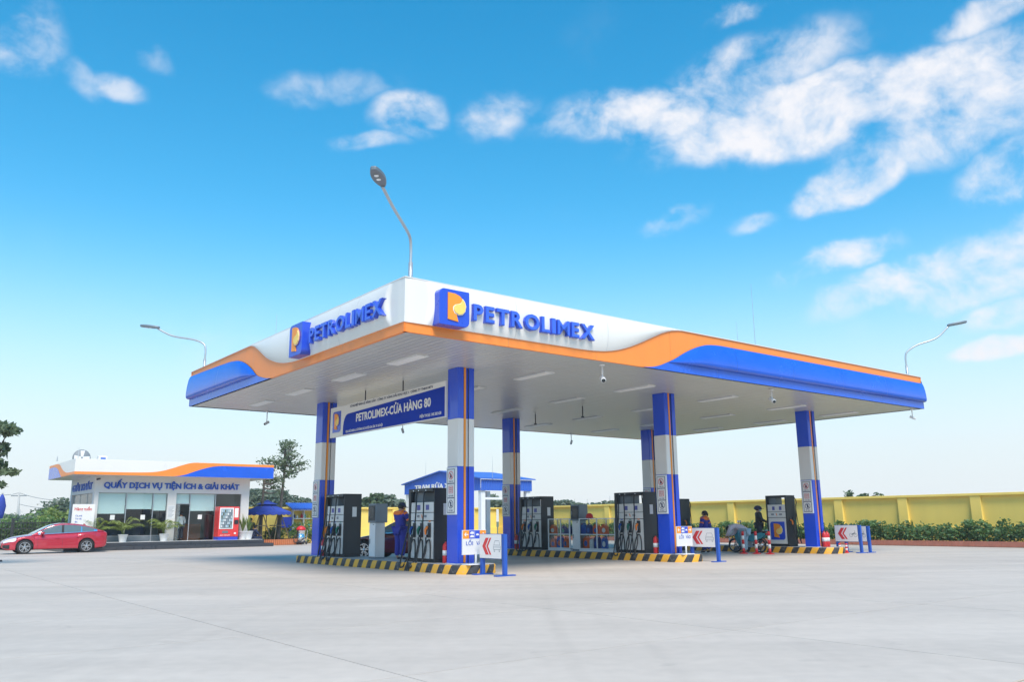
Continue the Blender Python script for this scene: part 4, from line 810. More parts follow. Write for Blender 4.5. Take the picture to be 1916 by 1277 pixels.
m = MB(); lettering(m, 'TRẠM RỬA XE', lambda a, b, d: (-.04-d, 8.25-a, 3.62+b), 0, 4.9, 0, .34, (0, .03), .03); m.build('lettering', 'paper', cw)
MB().box(1.0, 1.6, 6.6, 7.2, 0, 1.5).build('machine_cabinet', 'steel_grey', cw, bev=.02)
rod(24.2, 37.5, 4.2, 1.6, 'thin rod on the left slope of the blue car wash roof', .014); rod(24.6, 29.7, 4.1, 1.55, 'thin rod on the near corner of the blue car wash roof', .014)

# ------------------------------------------------------------------ convenience shop
shop = site('convenience_shop', 'low white convenience shop with orange and blue fascia on the left', 'shop', 0, 35); S0, S1, DB = 1.19, 9.91, 6.3; FZ = .40
w = MB(); w.box(S0, S1, 0, .2, 3.1, 4.02).build('front_lintel', 'shop_wall', shop)
for a, b in ((S0, 1.40), (5.10, 5.58), (9.42, S1)): MB().box(a, b, 0, .2, FZ, 3.1).build('pier', 'shop_wall', shop)
MB().box(S0, S0+.2, .2, DB, 3.1, 4.02).build('side_lintel', 'shop_side', shop); MB().box(S0, S0+.2, DB-.25, DB, FZ, 3.1).build('pier', 'shop_side', shop); MB().box(S0, S0+.2, .2, .5, FZ, 3.1).build('pier', 'shop_side', shop)
MB().box(S0, S1, DB, DB+.15, FZ, 4.02).build('rear_wall', 'interior', shop); MB().box(S1-.2, S1, .2, DB, FZ, 4.02).build('right_wall', 'shop_wall', shop)
MB().box(S0+.2, S1-.2, .2, DB, FZ-.1, FZ).build('floor', 'interior_floor', shop); MB().box(S0+.2, S1-.2, .2, DB, 3.25, 3.35).build('ceiling', 'shop_wall', shop)
for k, (a, b, c) in enumerate(((-.4, 10.9, -1.75), (-.4, 10.5, -1.25))): MB().box(a, b, c, DB, .2*k+.0, .2*k+.2-.002*(1-k)).build('step', 'tile_dark', shop, bev=.012)
MB().box(-.3, 10.4, -1.22, -.001, FZ, FZ+.012).build('step_edge', 'light_panel', shop)
fz0, fz1 = 4.02, 4.86; fa, fb, fd = -.11, 10.98, 6.4
rf = MB().box(fa, fb, -1.0, fd, fz0, fz1).build('roof_fascia', 'white_acp', shop, bev=.01)
frF = fr_mV(-1.0); frS = fr_mU(fa)
wave = [pv(x, y, 34) for x, y in ((143, 882), (250, 884.5), (280, 884.6), (302, 881.8), (324, 874.3), (346, 867.7), (361, 865.6))]
wave = [(fa, 4.17), (3.4, 4.21), (3.9, 4.24), (4.4, 4.32), (4.9, 4.47), (5.4, 4.65), (5.9, 4.80), (6.3, 4.85)]
WC = crv(wave+[(11, 4.85)]); BC = crv([(4.9, fz0), (5.3, 4.05), (5.7, 4.14), (6.2, 4.33), (6.7, 4.50), (7.2, 4.63), (7.7, 4.69), (8.2, 4.70), (11, 4.70)])
xs = np.linspace(fa, fb, 70)
MB().grid(lambda x, q: frF(x, fz0+.004+(WC(x)-.004-fz0-.004)*q, .006), xs, [0, 1]).build('orange_wave', 'orange_acp', rf)
xs = np.linspace(5.0, fb, 50); MB().grid(lambda x, q: frF(x, fz0+.006+(BC(x)-fz0-.006)*q, .011), xs, [0, 1]).build('blue_wave', 'blue_acp', rf)
xs = np.linspace(-fd, 1.0, 60); WS = crv([(-6.4, 4.85), (-4.2, 4.85), (-3.2, 4.74), (-2.2, 4.40), (-1.2, 4.22), (0, 4.18), (1.0, 4.17)]); BS = crv([(-6.4, 4.70), (-4.6, 4.68), (-3.6, 4.5), (-2.8, 4.15), (-2.4, fz0+.01), (1, fz0+.01)])
MB().grid(lambda x, q: frS(x, fz0+.004+(WS(x)-.004-fz0-.004)*q, .006), xs, [0, 1]).build('orange_wave', 'orange_acp', rf); MB().grid(lambda x, q: frS(x, fz0+.006+(BS(x)-fz0-.006)*q, .011), xs[:36], [0, 1]).build('blue_wave', 'blue_acp', rf)
m = MB(); lettering(m, 'QUẦY DỊCH VỤ TIỆN ÍCH & GIẢI KHÁT'.replace('QUẦY', 'QUẤY'), fr_mV(0), 1.62, 9.24, 3.37, .30, (.005, .06), .035); m.build('lettering', 'ink_blue', shop)
m = MB(); lettering(m, 'GIẢI KHÁT', fr_mU(S0), -5.9, -.6, 3.32, .36, (.005, .05), .035); m.build('side_lettering', 'ink_blue', shop)['kind'] = 'stuff'
def pane(x0, x1, z0, z1, y=.08): MB().add([(x0, y, z0), (x1, y, z0), (x1, y, z1), (x0, y, z1)], [(0, 1, 2, 3)]).build('window_pane', 'shop_glass', shop)
def bar(x0, x1, z0, z1, y=.08, t=.025): MB().box(x0, x1, y-t, y+t, z0, z1).build('window_bar', 'alu', shop)
for a, b, bl_ in ((1.42, 2.86, 1.95), (2.90, 4.30, 2.20), (4.34, 5.08, 2.12)):
    pane(a, b, .72, 3.09); MB().box(a+.02, b-.02, .16, .18, bl_, 3.08).build('blind', 'blind', shop); bar(b, b+.04, FZ, 3.095); MB().box(a, b, .05, .12, FZ, .72).build('lower_panel', 'steel_grey', shop)
bar(1.40, 1.42, FZ, 3.095); bar(1.42, 5.08, .72, .74, .08, .03)
for a, b in ((6.42, 7.86), (7.90, 9.38)): pane(a, b, FZ+.02, 3.09)
pane(5.62, 6.38, 2.52, 3.09); bar(6.38, 6.42, FZ, 3.095); bar(7.86, 7.90, FZ, 3.095); bar(5.60, 6.38, 2.48, 2.52); bar(5.58, 5.60, FZ, 3.095); bar(9.40, 9.42, FZ, 3.095)
MB().box(6.44, 7.84, .16, .18, 2.1, 3.08).build('blind', 'blind', shop); MB().box(5.62, 6.36, .16, .18, 2.53, 3.08).build('blind', 'blind', shop)
d_ = MB().box(5.585, 5.63, -.72, .04, FZ+.01, 2.46).build('door', 'shop_glass', shop); MB().box(5.64, 5.67, -.60, -.57, 1.1, 1.6).build('handle', 'alu', d_)
sg = MB().add([(S0+.1, .5, .9), (S0+.1, DB-.25, .9), (S0+.1, DB-.25, 3.1), (S0+.1, .5, 3.1)], [(0, 1, 2, 3)]).build('side_window_pane', 'shop_glass', shop); MB().box(S0, S0+.2, .5, DB-.25, FZ, .9).build('side_sill', 'shop_side', shop)
for y in (2.2, 4.1): MB().box(S0+.07, S0+.13, y-.03, y+.03, .9, 3.1).build('window_bar', 'alu', shop)
# fittings inside
MB().box(1.6, 5.0, 4.6, 5.2, FZ, 2.5).build('display_shelf', 'black_panel', shop); MB().box(1.7, 4.4, 1.6, 2.2, FZ, 1.25).build('counter', 'trouser_dark', shop)
MB().box(5.3, 6.25, 2.2, 2.3, FZ, 2.5).build('inner_door', 'dark_door', shop); MB().box(5.4, 7.6, 1.6, 2.1, FZ, 1.35).build('wood_counter', 'wood', shop); MB().box(8.3, 9.6, 2.6, 3.2, FZ, 1.9).build('red_fridge', 'car_maroon', shop)
def paper(x0, z0, w_, h_, fr, n_='notice', m_='paper'): MB().prism([(x0, z0), (x0+w_, z0), (x0+w_, z0+h_), (x0, z0+h_)], .004, .008, fr).build(n_, m_, shop)
for x, z in ((2.1, 1.62), (3.7, 1.62), (6.9, 1.62)): MB().box(x, x+.24, .062, .07, z, z+.26).build('notice', 'paper', shop)
paper(5.14, 1.65, .40, .75, fr_mV(0), 'notice', 'sign_white'); paper(5.14, 1.18, .36, .32, fr_mV(0))
m = MB()
for k in range(9): m.prism([(5.17, 2.3-k*.07), (5.50-.05*(k % 3), 2.3-k*.07), (5.50-.05*(k % 3), 2.32-k*.07), (5.17, 2.32-k*.07)], .0085, .0095, fr_mV(0))
m.build('printed_lines', 'ink_grey', shop)['kind'] = 'stuff'
def shopcam(u, v, z, label):
    o = site('security_camera', label, 'security camera', u, v, z); MB().box(-.02, .02, 0, .22, -.02, .02).build('bracket', 'pole_dark', o); MB().tube([(.05, .03, -.01), (-.12, -.12, -.06)], .05, 10).build('camera_body', 'pole_dark', o, True)
shopcam(1.3, 34.78, 3.86, 'dark security camera under the shop fascia at the front corner')
def ac_unit():
    o = site('rooftop_fan_unit', 'round grey fan unit on the shop roof at its left end', 'fan unit', 1.2, 39.4, 4.86)
    MB().box(-.55, .55, -.3, .3, 0, .25).build('frame', 'galv', o); MB().lathe([(.46, -.12), (.5, 0), (.46, .12)], 22, (0, 0, .42), 'y').build('shroud', 'ink_grey', o, True)
    for k in range(4): a = k*math.pi/2; MB().prism([(.05, -.06), (.42, -.14), (.42, .1), (.05, .06)], -.135, -.128, lambda p, q, d, a=a: (p*math.cos(a)-q*math.sin(a), d, .42+p*math.sin(a)+q*math.cos(a))).build('blade', 'light_panel', o)
    o = site('roof_tank', 'small pale blue box on the shop roof beside the fan', 'tank', 2.3, 39.2, 4.86); MB().box(-.25, .25, -.25, .25, 0, .55).build('box', 'sign_white', o, bev=.03); MB().box(-.14, .14, -.256, -.251, .2, .45).build('blue_plate', 'plastic_blue', o)
ac_unit()
for x, yt, l in ((148, 838, 'lightning rod on the shop roof, the tallest one'), (108, 853, 'short antenna rod on the far left of the shop roof')):
    v_ = 36.5; u_, z_ = pv(x, yt, v_); rod(u_, v_, 4.85, z_-4.85, l, .018)
# price board leaning outside the side window
o = site('price_board', 'white coffee price board standing left of the shop door pier, behind red car', 'price board', .62, 34.5, FZ)
MB().box(-.55, .55, -.02, .02, .02, 2.05).build('panel', 'paper', o, bev=.006); MB().box(-.5, -.42, -.25, .25, 0, .03).box(.42, .5, -.25, .25, 0, .03).build('feet', 'alu', o)
m = MB(); lettering(m, 'Hàng tuần', fr_mV(-.02), -.45, .4, 1.72, .16, (.002, .006), .02); m.build('red_lettering', 'ink_red', o)
m = MB(); [lettering(m, t_, fr_mV(-.02), -.38, None, 1.40-.16*k, .08, (.002, .006), .01) for k, t_ in enumerate(('Cà phê', 'Trà đá', 'Bia', 'Nước lọc', 'Sữa'))]; m.build('lettering', 'ink_blue', o)

# vending machine
def vending():
    o = site('vending_machine', 'red drinks vending machine with blue base at the shop front', 'vending machine', 8.34, 34.25, FZ); w_ = .60; fr = fr_mV(-.38)
    MB().box(-w_, w_, -.38, .38, .20, 1.93).build('cabinet', 'vend_red', o, bev=.02); MB().box(-w_+.02, w_-.02, -.36, .38, 0, .20).build('base', 'vend_blue', o)
    MB().prism([(-.56, .64), (.26, .64), (.26, 1.86), (-.56, 1.86)], .001, .02, fr).build('window_frame', 'paper', o, bev=.004)
    MB().prism([(-.50, .70), (.20, .70), (.20, 1.80), (-.50, 1.80)], .0205, .023, fr).build('window', 'vend_window', o)
    cs = ['sign_white', 'khaki', 'steel_grey', 'shirt_pale', 'jeans', 'ink_grey', 'vend_window', 'interior']
    for k in range(6):
        z = .74+k*.175; MB().prism([(-.49, z-.02), (.19, z-.02), (.19, z-.008), (-.49, z-.008)], .0235, .05, fr).build('shelf', 'alu', o)
        for j in range(7): MB().prism([(-.46+j*.093, z), (-.40+j*.093, z), (-.40+j*.093, z+.10), (-.415+j*.093, z+.13), (-.445+j*.093, z+.13), (-.46+j*.093, z+.10)], .0235, .045, fr).build('bottle', cs[(j*5+k*3) % 8], o)
    MB().prism([(.32, .92), (.56, .92), (.56, 1.16), (.32, 1.16)], .001, .03, fr).build('keypad', 'black_panel', o, bev=.004); MB().prism([(.32, 1.3), (.54, 1.3), (.54, 1.84), (.32, 1.84)], .001, .004, fr).build('poster', 'paper', o)
    MB().prism([(-.36, .40), (-.02, .40), (-.02, .54), (-.36, .54)], .001, .012, fr).build('delivery_flap', 'steel_grey', o); MB().prism([(.34, .34), (.46, .34), (.46, .44), (.34, .44)], .001, .006, fr).build('coin_return', 'paper', o)
    m = MB(); lettering(m, 'NƯỚC GIẢI KHÁT', fr, -.48, .12, .26, .045, (.001, .004), .02); m.build('lettering', 'paper', o)
vending()

# pots and plants
def pot(o, r=.24, h=.42): MB().lathe([(r*.66, 0), (r*.72, .03), (r, h*.92), (r*1.1, h*.94), (r*1.1, h), (r*.95, h), (r*.9, h-.06)], 18).build('pot', 'pot', o, True); MB().lathe([(r*.9, h-.08), (r*.85, h-.05)], 14).build('soil', 'soil', o)
def frond(m, p, az, L_, rise, w_, n=9):
    """arching frond with paired leaflets"""
    prev = None; P = []
    for i in range(n+1):
        t = i/n; x = L_*t*.85; z = rise*L_*(t*1.25-.95*t*t); P.append(Vector((p[0]+x*math.cos(az), p[1]+x*math.sin(az), p[2]+z)))
    m.tube(P, [.012*(1-.7*i/n) for i in range(n+1)], 4)
    sd_ = Vector((-math.sin(az), math.cos(az), 0))
    for i in range(2, n+1):
        for s_ in (-1, 1):
            for e in (0, .5):
                q = P[i-1].lerp(P[i], e); d = (sd_*s_*.8+Vector((math.cos(az), math.sin(az), 0))*.7+Vector((0, 0, -.25-.3*random.random()))).normalized(); l = w_*(1.1-.5*abs(i/n-.5)); b = d.cross(Vector((0, 0, 1))).normalized()*.022
                m.add([q, q+d*l*.5+b, q+d*l, q+d*l*.5-b], [(0, 1, 2, 3)])
def palm(u, v, label, H_=1.5, n=13, z=FZ):
    o = site('potted_palm', label, 'potted palm', u, v, z, group='potted plants along the shop front'); pot(o)
    for k in range(4): MB().tube([(random.uniform(-.06, .06), random.uniform(-.06, .06), .35), (random.uniform(-.1, .1), random.uniform(-.1, .1), .75)], .018, 5).build('stem', 'leaf_palm', o)
    for i in range(n):
        m = MB(); az = 2*math.pi*i/n*1.62; frond(m, (0, 0, .62+.1*random.random()), az, H_*(.55+.35*random.random()), random.uniform(.5, 1.7), .34); m.build('frond', 'leaf_palm', o, fix=False)
u_, _ = pv(229.5, 1010, 34.3); palm(u_, 34.3, 'potted palm with a white pot before the middle shop window', 1.45)
u_, _ = pv(306, 1010, 34.3); palm(u_, 34.3, 'potted palm with a white pot beside the shop door pier', 1.5)
u_, _ = pv(182, 1010, 34.4); palm(u_, 34.4, 'yellowish potted plant peeking above the boot of the red car', 1.25, 9)
def swordplant(u, v, label, z=FZ):
    o = site('potted_plant', label, 'potted plant', u, v, z, group='potted plants along the shop front'); pot(o, .26, .5)
    for i in range(26):
        az = random.random()*6.28; L_ = random.uniform(.7, 1.15); t = random.uniform(.05, .5); m = MB(); p = Vector((0, 0, .45)); d = Vector((math.cos(az)*t, math.sin(az)*t, 1)).normalized(); s_ = Vector((-math.sin(az), math.cos(az), 0))*.035; e = p+d*L_+Vector((math.cos(az), math.sin(az), -.3))*.18*t*2
        m.add([p-s_*.5, p+s_*.5, p+d*L_*.6+s_, e, p+d*L_*.6-s_], [(0, 1, 2, 4), (4, 2, 3)]); m.build('blade', 'leaf_palm' if i % 3 else 'leaf_bright', o, fix=False)
for x, l in ((453, 'spiky potted plant beside the vending machine, left of two white pots'), (464, 'spiky potted plant at the shop corner, right of two white pots')):
    u_, _ = pv(x, 1010, 34.4); swordplant(u_, 34.4, l)

# ------------------------------------------------------------------ garden corner right of the shop
gc = gz(527, 1020)
pl = site('tree_planter', 'low round orange brick planter around the two young trees', 'planter', gc[0], gc[1]+.9)
MB().lathe([(1.55, 0), (1.55, .28), (.1, .3)], 30).build('soil', 'soil', pl)
bm_ = MB().box(-.055, .055, -.05, .05, 0, .34).mesh('brick'); bm_.materials.append(MT['brick_orange'])
for i in range(84):
    a = 2*math.pi*i/84; b_ = link('brick', bm_, pl, 0, (1.62*math.cos(a), 1.62*math.sin(a), 0), a)
def young_tree(px, label, top, blobs, lean):
    u_, v_ = gc[0]+(px-527)*.036, gc[1]+.8; loc = W(u_, v_, .25); dep = loc[1]; s_ = dep/FPX
    tr = [(0, 0, 0), (lean*.2, 0, top*.3), (lean*.6, 0, top*.65), (lean, 0, top)]
    B = []
    for (bx, by, rx, ry, n) in blobs:      # many small sprays inside each loose envelope
        for q in range(n):
            a, e = random.uniform(0, 6.283), random.random()**.55; P = at(bx+rx*e*math.cos(a), by+ry*e*math.sin(a), dep); rr = random.uniform(.30, .52)
            B.append(((P[0]-loc[0], random.uniform(-1, 1)*rx*s_*.7, P[2]-loc[2]), (rr, rr, rr*.42), random.randint(20, 40)))
    t_ = tree('young_tree', label, loc, tr, B, .095, 'leaf_tree', .14, group='young trees in the brick planter', aspect=.42, droop=.35)
    for k in range(3):
        a = k*2.1+.4; MB().tube([(math.cos(a)*.75, math.sin(a)*.6, 0), (math.cos(a)*.10, math.sin(a)*.08, 1.75)], .035, 6).build('support_stake', 'stake', t_, True)
    MB().tube([(-.5, -.3, .95), (.5, -.3, .95)], .03, 6).build('cross_stake', 'stake', t_, True)
young_tree(495, 'left young tree in the brick planter, crown behind the shop roof', 3.9, [(503, 872, 20, 15, 16), (508, 902, 18, 13, 12), (520, 915, 8, 6, 3)], .1)
young_tree(529, 'right young tree in the brick planter, tallest and most open crown', 5.2, [(536, 838, 15, 13, 13), (537, 862, 24, 16, 22), (546, 884, 16, 12, 8), (565, 870, 9, 12, 5)], .25)
def parasol():
    u_, v_ = pv(499, 960, 37.5)[0], 37.5
    o = site('garden_parasol', 'open blue garden parasol with scalloped edge beside the shop', 'parasol', u_, v_); n = 8; ze, zt = 2.05, 2.72; r_ = 1.65
    MB().lathe([(.3, 0), (.3, .08), (.06, .1), (.03, .12)], 16).build('base', 'pole_dark', o); MB().tube([(0, 0, .1), (0, 0, zt)], .028, 8).build('pole', 'pole_dark', o, True)
    def rg(r0, z0, rr, zz, nm):
        for k in range(n):
            m = MB(); a0, a1 = 2*math.pi*k/n, 2*math.pi*(k+1)/n
            m.grid(lambda s_, t_: ((r0+(rr-r0)*s_)*math.cos(a0+(a1-a0)*t_)*(1-.06*math.sin(math.pi*t_)), (r0+(rr-r0)*s_)*math.sin(a0+(a1-a0)*t_)*(1-.06*math.sin(math.pi*t_)), z0+(zz-z0)*(s_**.85)), np.linspace(0, 1, 5), np.linspace(0, 1, 5)); m.build(nm, 'fabric_blue', o, True)
    rg(.05, zt+.12, .75, zt-.18, 'vent_panel'); rg(.35, zt-.12, r_, ze, 'canopy_panel')
    for k in range(n):
        a0, a1 = 2*math.pi*k/n, 2*math.pi*(k+1)/n; m = MB(); ts = np.linspace(0, 1, 13)
        m.grid(lambda t_, q: (r_*math.cos(a0+(a1-a0)*t_)*(1-.06*math.sin(math.pi*t_)), r_*math.sin(a0+(a1-a0)*t_)*(1-.06*math.sin(math.pi*t_)), ze-q*(.14+.05*abs(math.sin(3*math.pi*t_)))), ts, [0, 1]); m.build('valance', 'fabric_blue', o, True)
        MB().tube([(.05*math.cos(a0), .05*math.sin(a0), zt-.02), (r_*.98*math.cos(a0), r_*.98*math.sin(a0), ze-.01)], .012, 5).build('rib', 'pole_dark', o)
parasol()
o = site('closed_parasol', 'small folded blue parasol on a pole before the green bushes', 'parasol', *gz(542.5, 1017))
MB().tube([(0, 0, 0), (0, 0, 2.0)], .022, 8).build('pole', 'galv', o); MB().lathe([(.02, .62), (.13, .72), (.10, 1.0), (.05, 1.25), (.02, 1.35)], 10).build('folded_cover', 'fabric_blue', o, True)
def vacuum():
    o = site('vacuum_cleaner', 'steel industrial vacuum cleaner with red lid on wheels', 'vacuum cleaner', *gz(562, 1019.5)); s_ = 1.15
    MB().box(-.36, .36, -.3, .3, .10, .15).build('trolley', 'pole_dark', o)
    for x in (-.3, .3):
        for y in (-.25, .25): MB().lathe([(.07, -.025), (.07, .025)], 10, (x, y, .07), 'y').build('wheel', 'black_rubber', o)
    MB().lathe([(.30, .15), (.31, .5), (.27, .55), (.27, .85), (.29, .88)], 18).build('tank', 'chrome', o, True); MB().lathe([(.30, .88), (.30, 1.0), (.20, 1.10), (.08, 1.16)], 18).build('lid', 'red_paint', o, True)
    MB().tube(spline([(-.28, 0, .6), (-.5, -.1, .5), (-.5, -.2, .15), (-.2, -.36, .2), (.2, -.36, .45)], 6), .03, 7).build('hose', 'black_rubber', o, True)
    MB().tube([(.3, -.2, .15), (.36, -.2, .9), (.36, .2, .9), (.3, .2, .15)], .018, 6).build('handle', 'galv', o)
vacuum()
def bush(px, py, r_, h_, label, v=None, n=700, mname='leaf_bright', size=.09):
    if v is None: u_, v_ = gz(px, py)
    else: u_, v_ = pv(px, py, v)[0], v
    o = site('garden_shrub', label, 'shrub', u_, v_, 0, group='garden shrubs'); B = [((random.uniform(-.5, .5)*r_, random.uniform(-.4, .4)*r_, h_*(.35+.4*random.random())), (r_*.6, r_*.6, h_*.36), n//5) for k in range(5)]
    link('foliage', leaf_mesh('foliage', B, size, mname, .5), o); m = MB()
    for k in range(4): MB().tube([(random.uniform(-.1, .1), random.uniform(-.1, .1), 0), (B[k][0][0], B[k][0][1], B[k][0][2])], .02, 5).build('stem', 'bark', o)
for k, (x, r_, h_, l) in enumerate(((515, .75, 1.15, 'leafy shrub behind the left young tree trunk'), (557, .8, 1.35, 'leafy green shrub below the goods shelf, left of vacuum'), (580, .95, 1.6, 'tall leafy green shrub behind the vacuum cleaner'), (600, .7, 1.2, 'green shrub half hidden behind the leftmost column'))): bush(x, 1010, r_, h_, l, 38.6)
# yellow yard wall and goods shelf behind the garden
wall('short yellow wall behind the blue parasol and the young trees', 9.95, 40.4, 0, 1.0, 3, 9)
def goods():
    u0, u1 = pv(522, 970, 40)[0], pv(606, 970, 40)[0]
    o = site('goods_shelf', 'white wall shelf of bottles under a blue tiled roof', 'shelf', u0, 39.75); w_ = u1-u0
    x0 = .9
    for z in (.98, 1.62, 2.18): MB().box(x0, w_, 0, .3, z, z+.05).build('board', 'white_steel', o)
    for x in np.linspace(x0, w_-.05, 4): MB().box(x, x+.05, .0, .3, 1.03, 2.18).build('upright', 'white_steel', o)
    m = MB(); n = int((w_+.5)/.16)
    for k in range(n): m.tube([(x0-.2+k*.16, -.5, 2.28), (x0-.2+k*.16, .75, 2.68)], .075, 6)
    rf_ = m.build('tiled_roof', 'blue_roof', o); rf_['kind'] = 'stuff'
    cs = ['plastic_blue', 'plastic_green', 'plastic_white', 'plastic_orange', 'plastic_yellow', 'plastic_red', 'plastic_navy']; rr = random.Random(4); x = x0+.12; i = 0
    ORD = ['first', 'second', 'third', 'fourth', 'fifth', 'sixth', 'seventh', 'eighth', 'ninth', 'tenth', 'eleventh', 'twelfth', 'thirteenth', 'fourteenth', 'fifteenth', 'sixteenth']
    for z in (1.03, 1.67):
        x = x0+.12; i0 = i
        while x < w_-.12:
            w2 = rr.uniform(.07, .16); h2 = rr.uniform(.2, .40); q = site('shelf_bottle', '%s bottle, %s from left on the %s goods shelf' % (['blue', 'green', 'white', 'orange', 'yellow', 'red', 'navy'][i*3 % 7], ORD[i if z < 1.5 else i-i0], 'lower' if z < 1.5 else 'upper'), 'bottle', u0+x+w2/2, 39.9, z, group='bottles on the goods shelf')
            MB().lathe([(w2*.45, 0), (w2*.48, h2*.1), (w2*.48, h2*.65), (w2*.2, h2*.82), (w2*.2, h2)], 10).build('bottle_body', cs[i*3 % 7], q, True); x += w2+rr.uniform(.05, .2); i += 1
    MB().box(.15, .85, .05, .22, 1.05, 1.75).build('blue_poster_box', 'vend_blue', o)
goods()

# ------------------------------------------------------------------ fence and growth at far left
fo = site('iron_fence', 'black iron picket fence behind the red car', 'fence', -15, 40.6)
for z in (1.5, 1.18, .2): MB().box(0, 15.9, -.02, .02, z-.025, z+.025).build('rail', 'fence_black', fo)
pk = MB().box(-.012, .012, -.012, .012, .1, 1.62).mesh('picket'); pk.materials.append(MT['fence_black'])
for i in range(106): link('picket', pk, fo, 0, (.15*i+.08, 0, 0))
for i in range(7): MB().box(i*2.6+.1, i*2.6+.24, -.07, .07, 0, 1.78).build('post', 'fence_black', fo)
for k, (x, v_, r_, h_, mn, l) in enumerate(((5, 42, 1.6, 1.5, 'leaf', 'dark low bush behind the fence at the left edge'), (30, 42.5, 1.5, 1.3, 'leaf_hedge', 'low bush behind the fence, above the bonnet of red car'), (62, 43, 1.6, 1.6, 'leaf', 'rounded bush behind the fence, over the red windscreen'), (95, 43.5, 1.5, 1.9, 'leaf_bright', 'pale green bush behind the fence near the shop'), (20, 52, 2.6, 2.3, 'leaf_bright', 'pale wild growth farther behind the fence, left'), (75, 54, 2.8, 2.4, 'leaf_bright', 'pale wild growth farther behind the fence, right'), (112, 47, 1.3, 2.6, 'leaf_palm', 'arching pale palm-like bush beside the shop wall'))):
    bush(x, 985, r_, h_, l, v_, 1500, mn, .13)
lv = at(95, 950, 78); tree('leafy_tree', 'round dark tree left of the shop, behind the fence', (lv[0], lv[1], 0), [(0, 0, 0), (.1, 0, 1.2), (0, 0, 2.2)], [((.6, 0, 2.6), (1.3, 1.2, .9), 700), ((-.5, .2, 2.1), (1.0, 1, .8), 450), ((1.1, 0, 3.2), (.7, .7, .6), 260), ((-1.1, 0, 1.7), (.6, .6, .5), 200)], .17, 'leaf_far_hazed', .16)
# tree and folded parasol cut by the left edge of the frame
lv = at(-50, 900, 30); B = []
for bx, by, rx, ry, n in ((0, 805, 30, 13, 330), (22, 806, 16, 8, 130), (-8, 842, 18, 12, 180), (5, 835, 8, 8, 50), (-10, 870, 16, 10, 150), (6, 882, 17, 6, 110), (-2, 908, 13, 9, 110), (-60, 820, 40, 30, 500), (-70, 870, 36, 28, 420)):
    P = at(bx, by, 30); B.append(((P[0]-lv[0], random.uniform(-.3, .3), P[2]), (rx*30/FPX, rx*30/FPX, ry*30/FPX), n))
tree('leafy_tree', 'leafy tree whose branches enter at the left edge', (lv[0], lv[1], 0), [(0, 0, 0), (-.1, 0, 1.8), (0, 0, 3.2)], B, .11, 'leaf_tree', .14, droop=.2)
P = at(-4, 1000, 33); o = thing('closed_parasol', 'folded dark blue parasol cut off by the left edge', 'parasol', (P[0], P[1], 0), 0)
MB().tube([(0, 0, 0), (0, 0, 2.6)], .03, 8).build('pole', 'galv', o); MB().lathe([(.10, 1.62), (.13, 1.8), (.17, 2.1), (.10, 2.4), (.03, 2.55)], 10).build('folded_cover', 'fabric_blue', o, True); MB().lathe([(.25, 0), (.25, .06), (.05, .09)], 14).build('base', 'pole_dark', o)

# ------------------------------------------------------------------ far trees, poles and wires
def far_tree(depth, blobs, label, trunk=True, size=.24, mname='leaf_far_hazed'):
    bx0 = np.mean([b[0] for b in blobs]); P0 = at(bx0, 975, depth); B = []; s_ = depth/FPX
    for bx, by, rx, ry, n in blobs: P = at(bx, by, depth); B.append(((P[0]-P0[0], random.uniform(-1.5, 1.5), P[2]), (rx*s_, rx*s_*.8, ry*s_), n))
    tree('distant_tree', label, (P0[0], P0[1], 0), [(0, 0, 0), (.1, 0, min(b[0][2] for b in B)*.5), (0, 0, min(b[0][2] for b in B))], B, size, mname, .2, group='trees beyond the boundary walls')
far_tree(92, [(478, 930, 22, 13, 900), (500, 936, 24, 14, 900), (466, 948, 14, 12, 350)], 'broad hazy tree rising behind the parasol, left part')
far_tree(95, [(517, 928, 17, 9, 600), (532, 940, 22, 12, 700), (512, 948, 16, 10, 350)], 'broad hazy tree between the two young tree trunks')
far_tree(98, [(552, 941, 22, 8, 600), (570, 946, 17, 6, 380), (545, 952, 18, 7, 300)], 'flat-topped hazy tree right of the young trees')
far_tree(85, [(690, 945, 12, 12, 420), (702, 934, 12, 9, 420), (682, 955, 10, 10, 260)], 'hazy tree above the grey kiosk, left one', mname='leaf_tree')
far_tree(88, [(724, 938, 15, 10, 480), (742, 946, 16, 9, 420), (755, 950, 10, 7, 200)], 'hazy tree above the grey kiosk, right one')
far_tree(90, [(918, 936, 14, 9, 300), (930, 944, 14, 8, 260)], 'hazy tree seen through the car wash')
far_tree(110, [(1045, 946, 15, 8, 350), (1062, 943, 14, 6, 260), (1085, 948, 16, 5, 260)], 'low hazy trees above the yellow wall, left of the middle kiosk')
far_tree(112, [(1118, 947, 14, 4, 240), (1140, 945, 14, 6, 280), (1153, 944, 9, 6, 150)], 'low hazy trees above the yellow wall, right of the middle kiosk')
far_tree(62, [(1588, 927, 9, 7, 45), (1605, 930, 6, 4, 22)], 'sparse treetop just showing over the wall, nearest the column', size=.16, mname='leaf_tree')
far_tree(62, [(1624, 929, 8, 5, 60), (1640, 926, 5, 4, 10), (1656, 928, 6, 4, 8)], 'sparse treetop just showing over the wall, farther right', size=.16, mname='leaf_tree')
far_tree(105, [(25, 972, 26, 8, 500), (55, 974, 24, 7, 420), (85, 972, 20, 8, 400)], 'hazy low treeline behind the fence at far left')
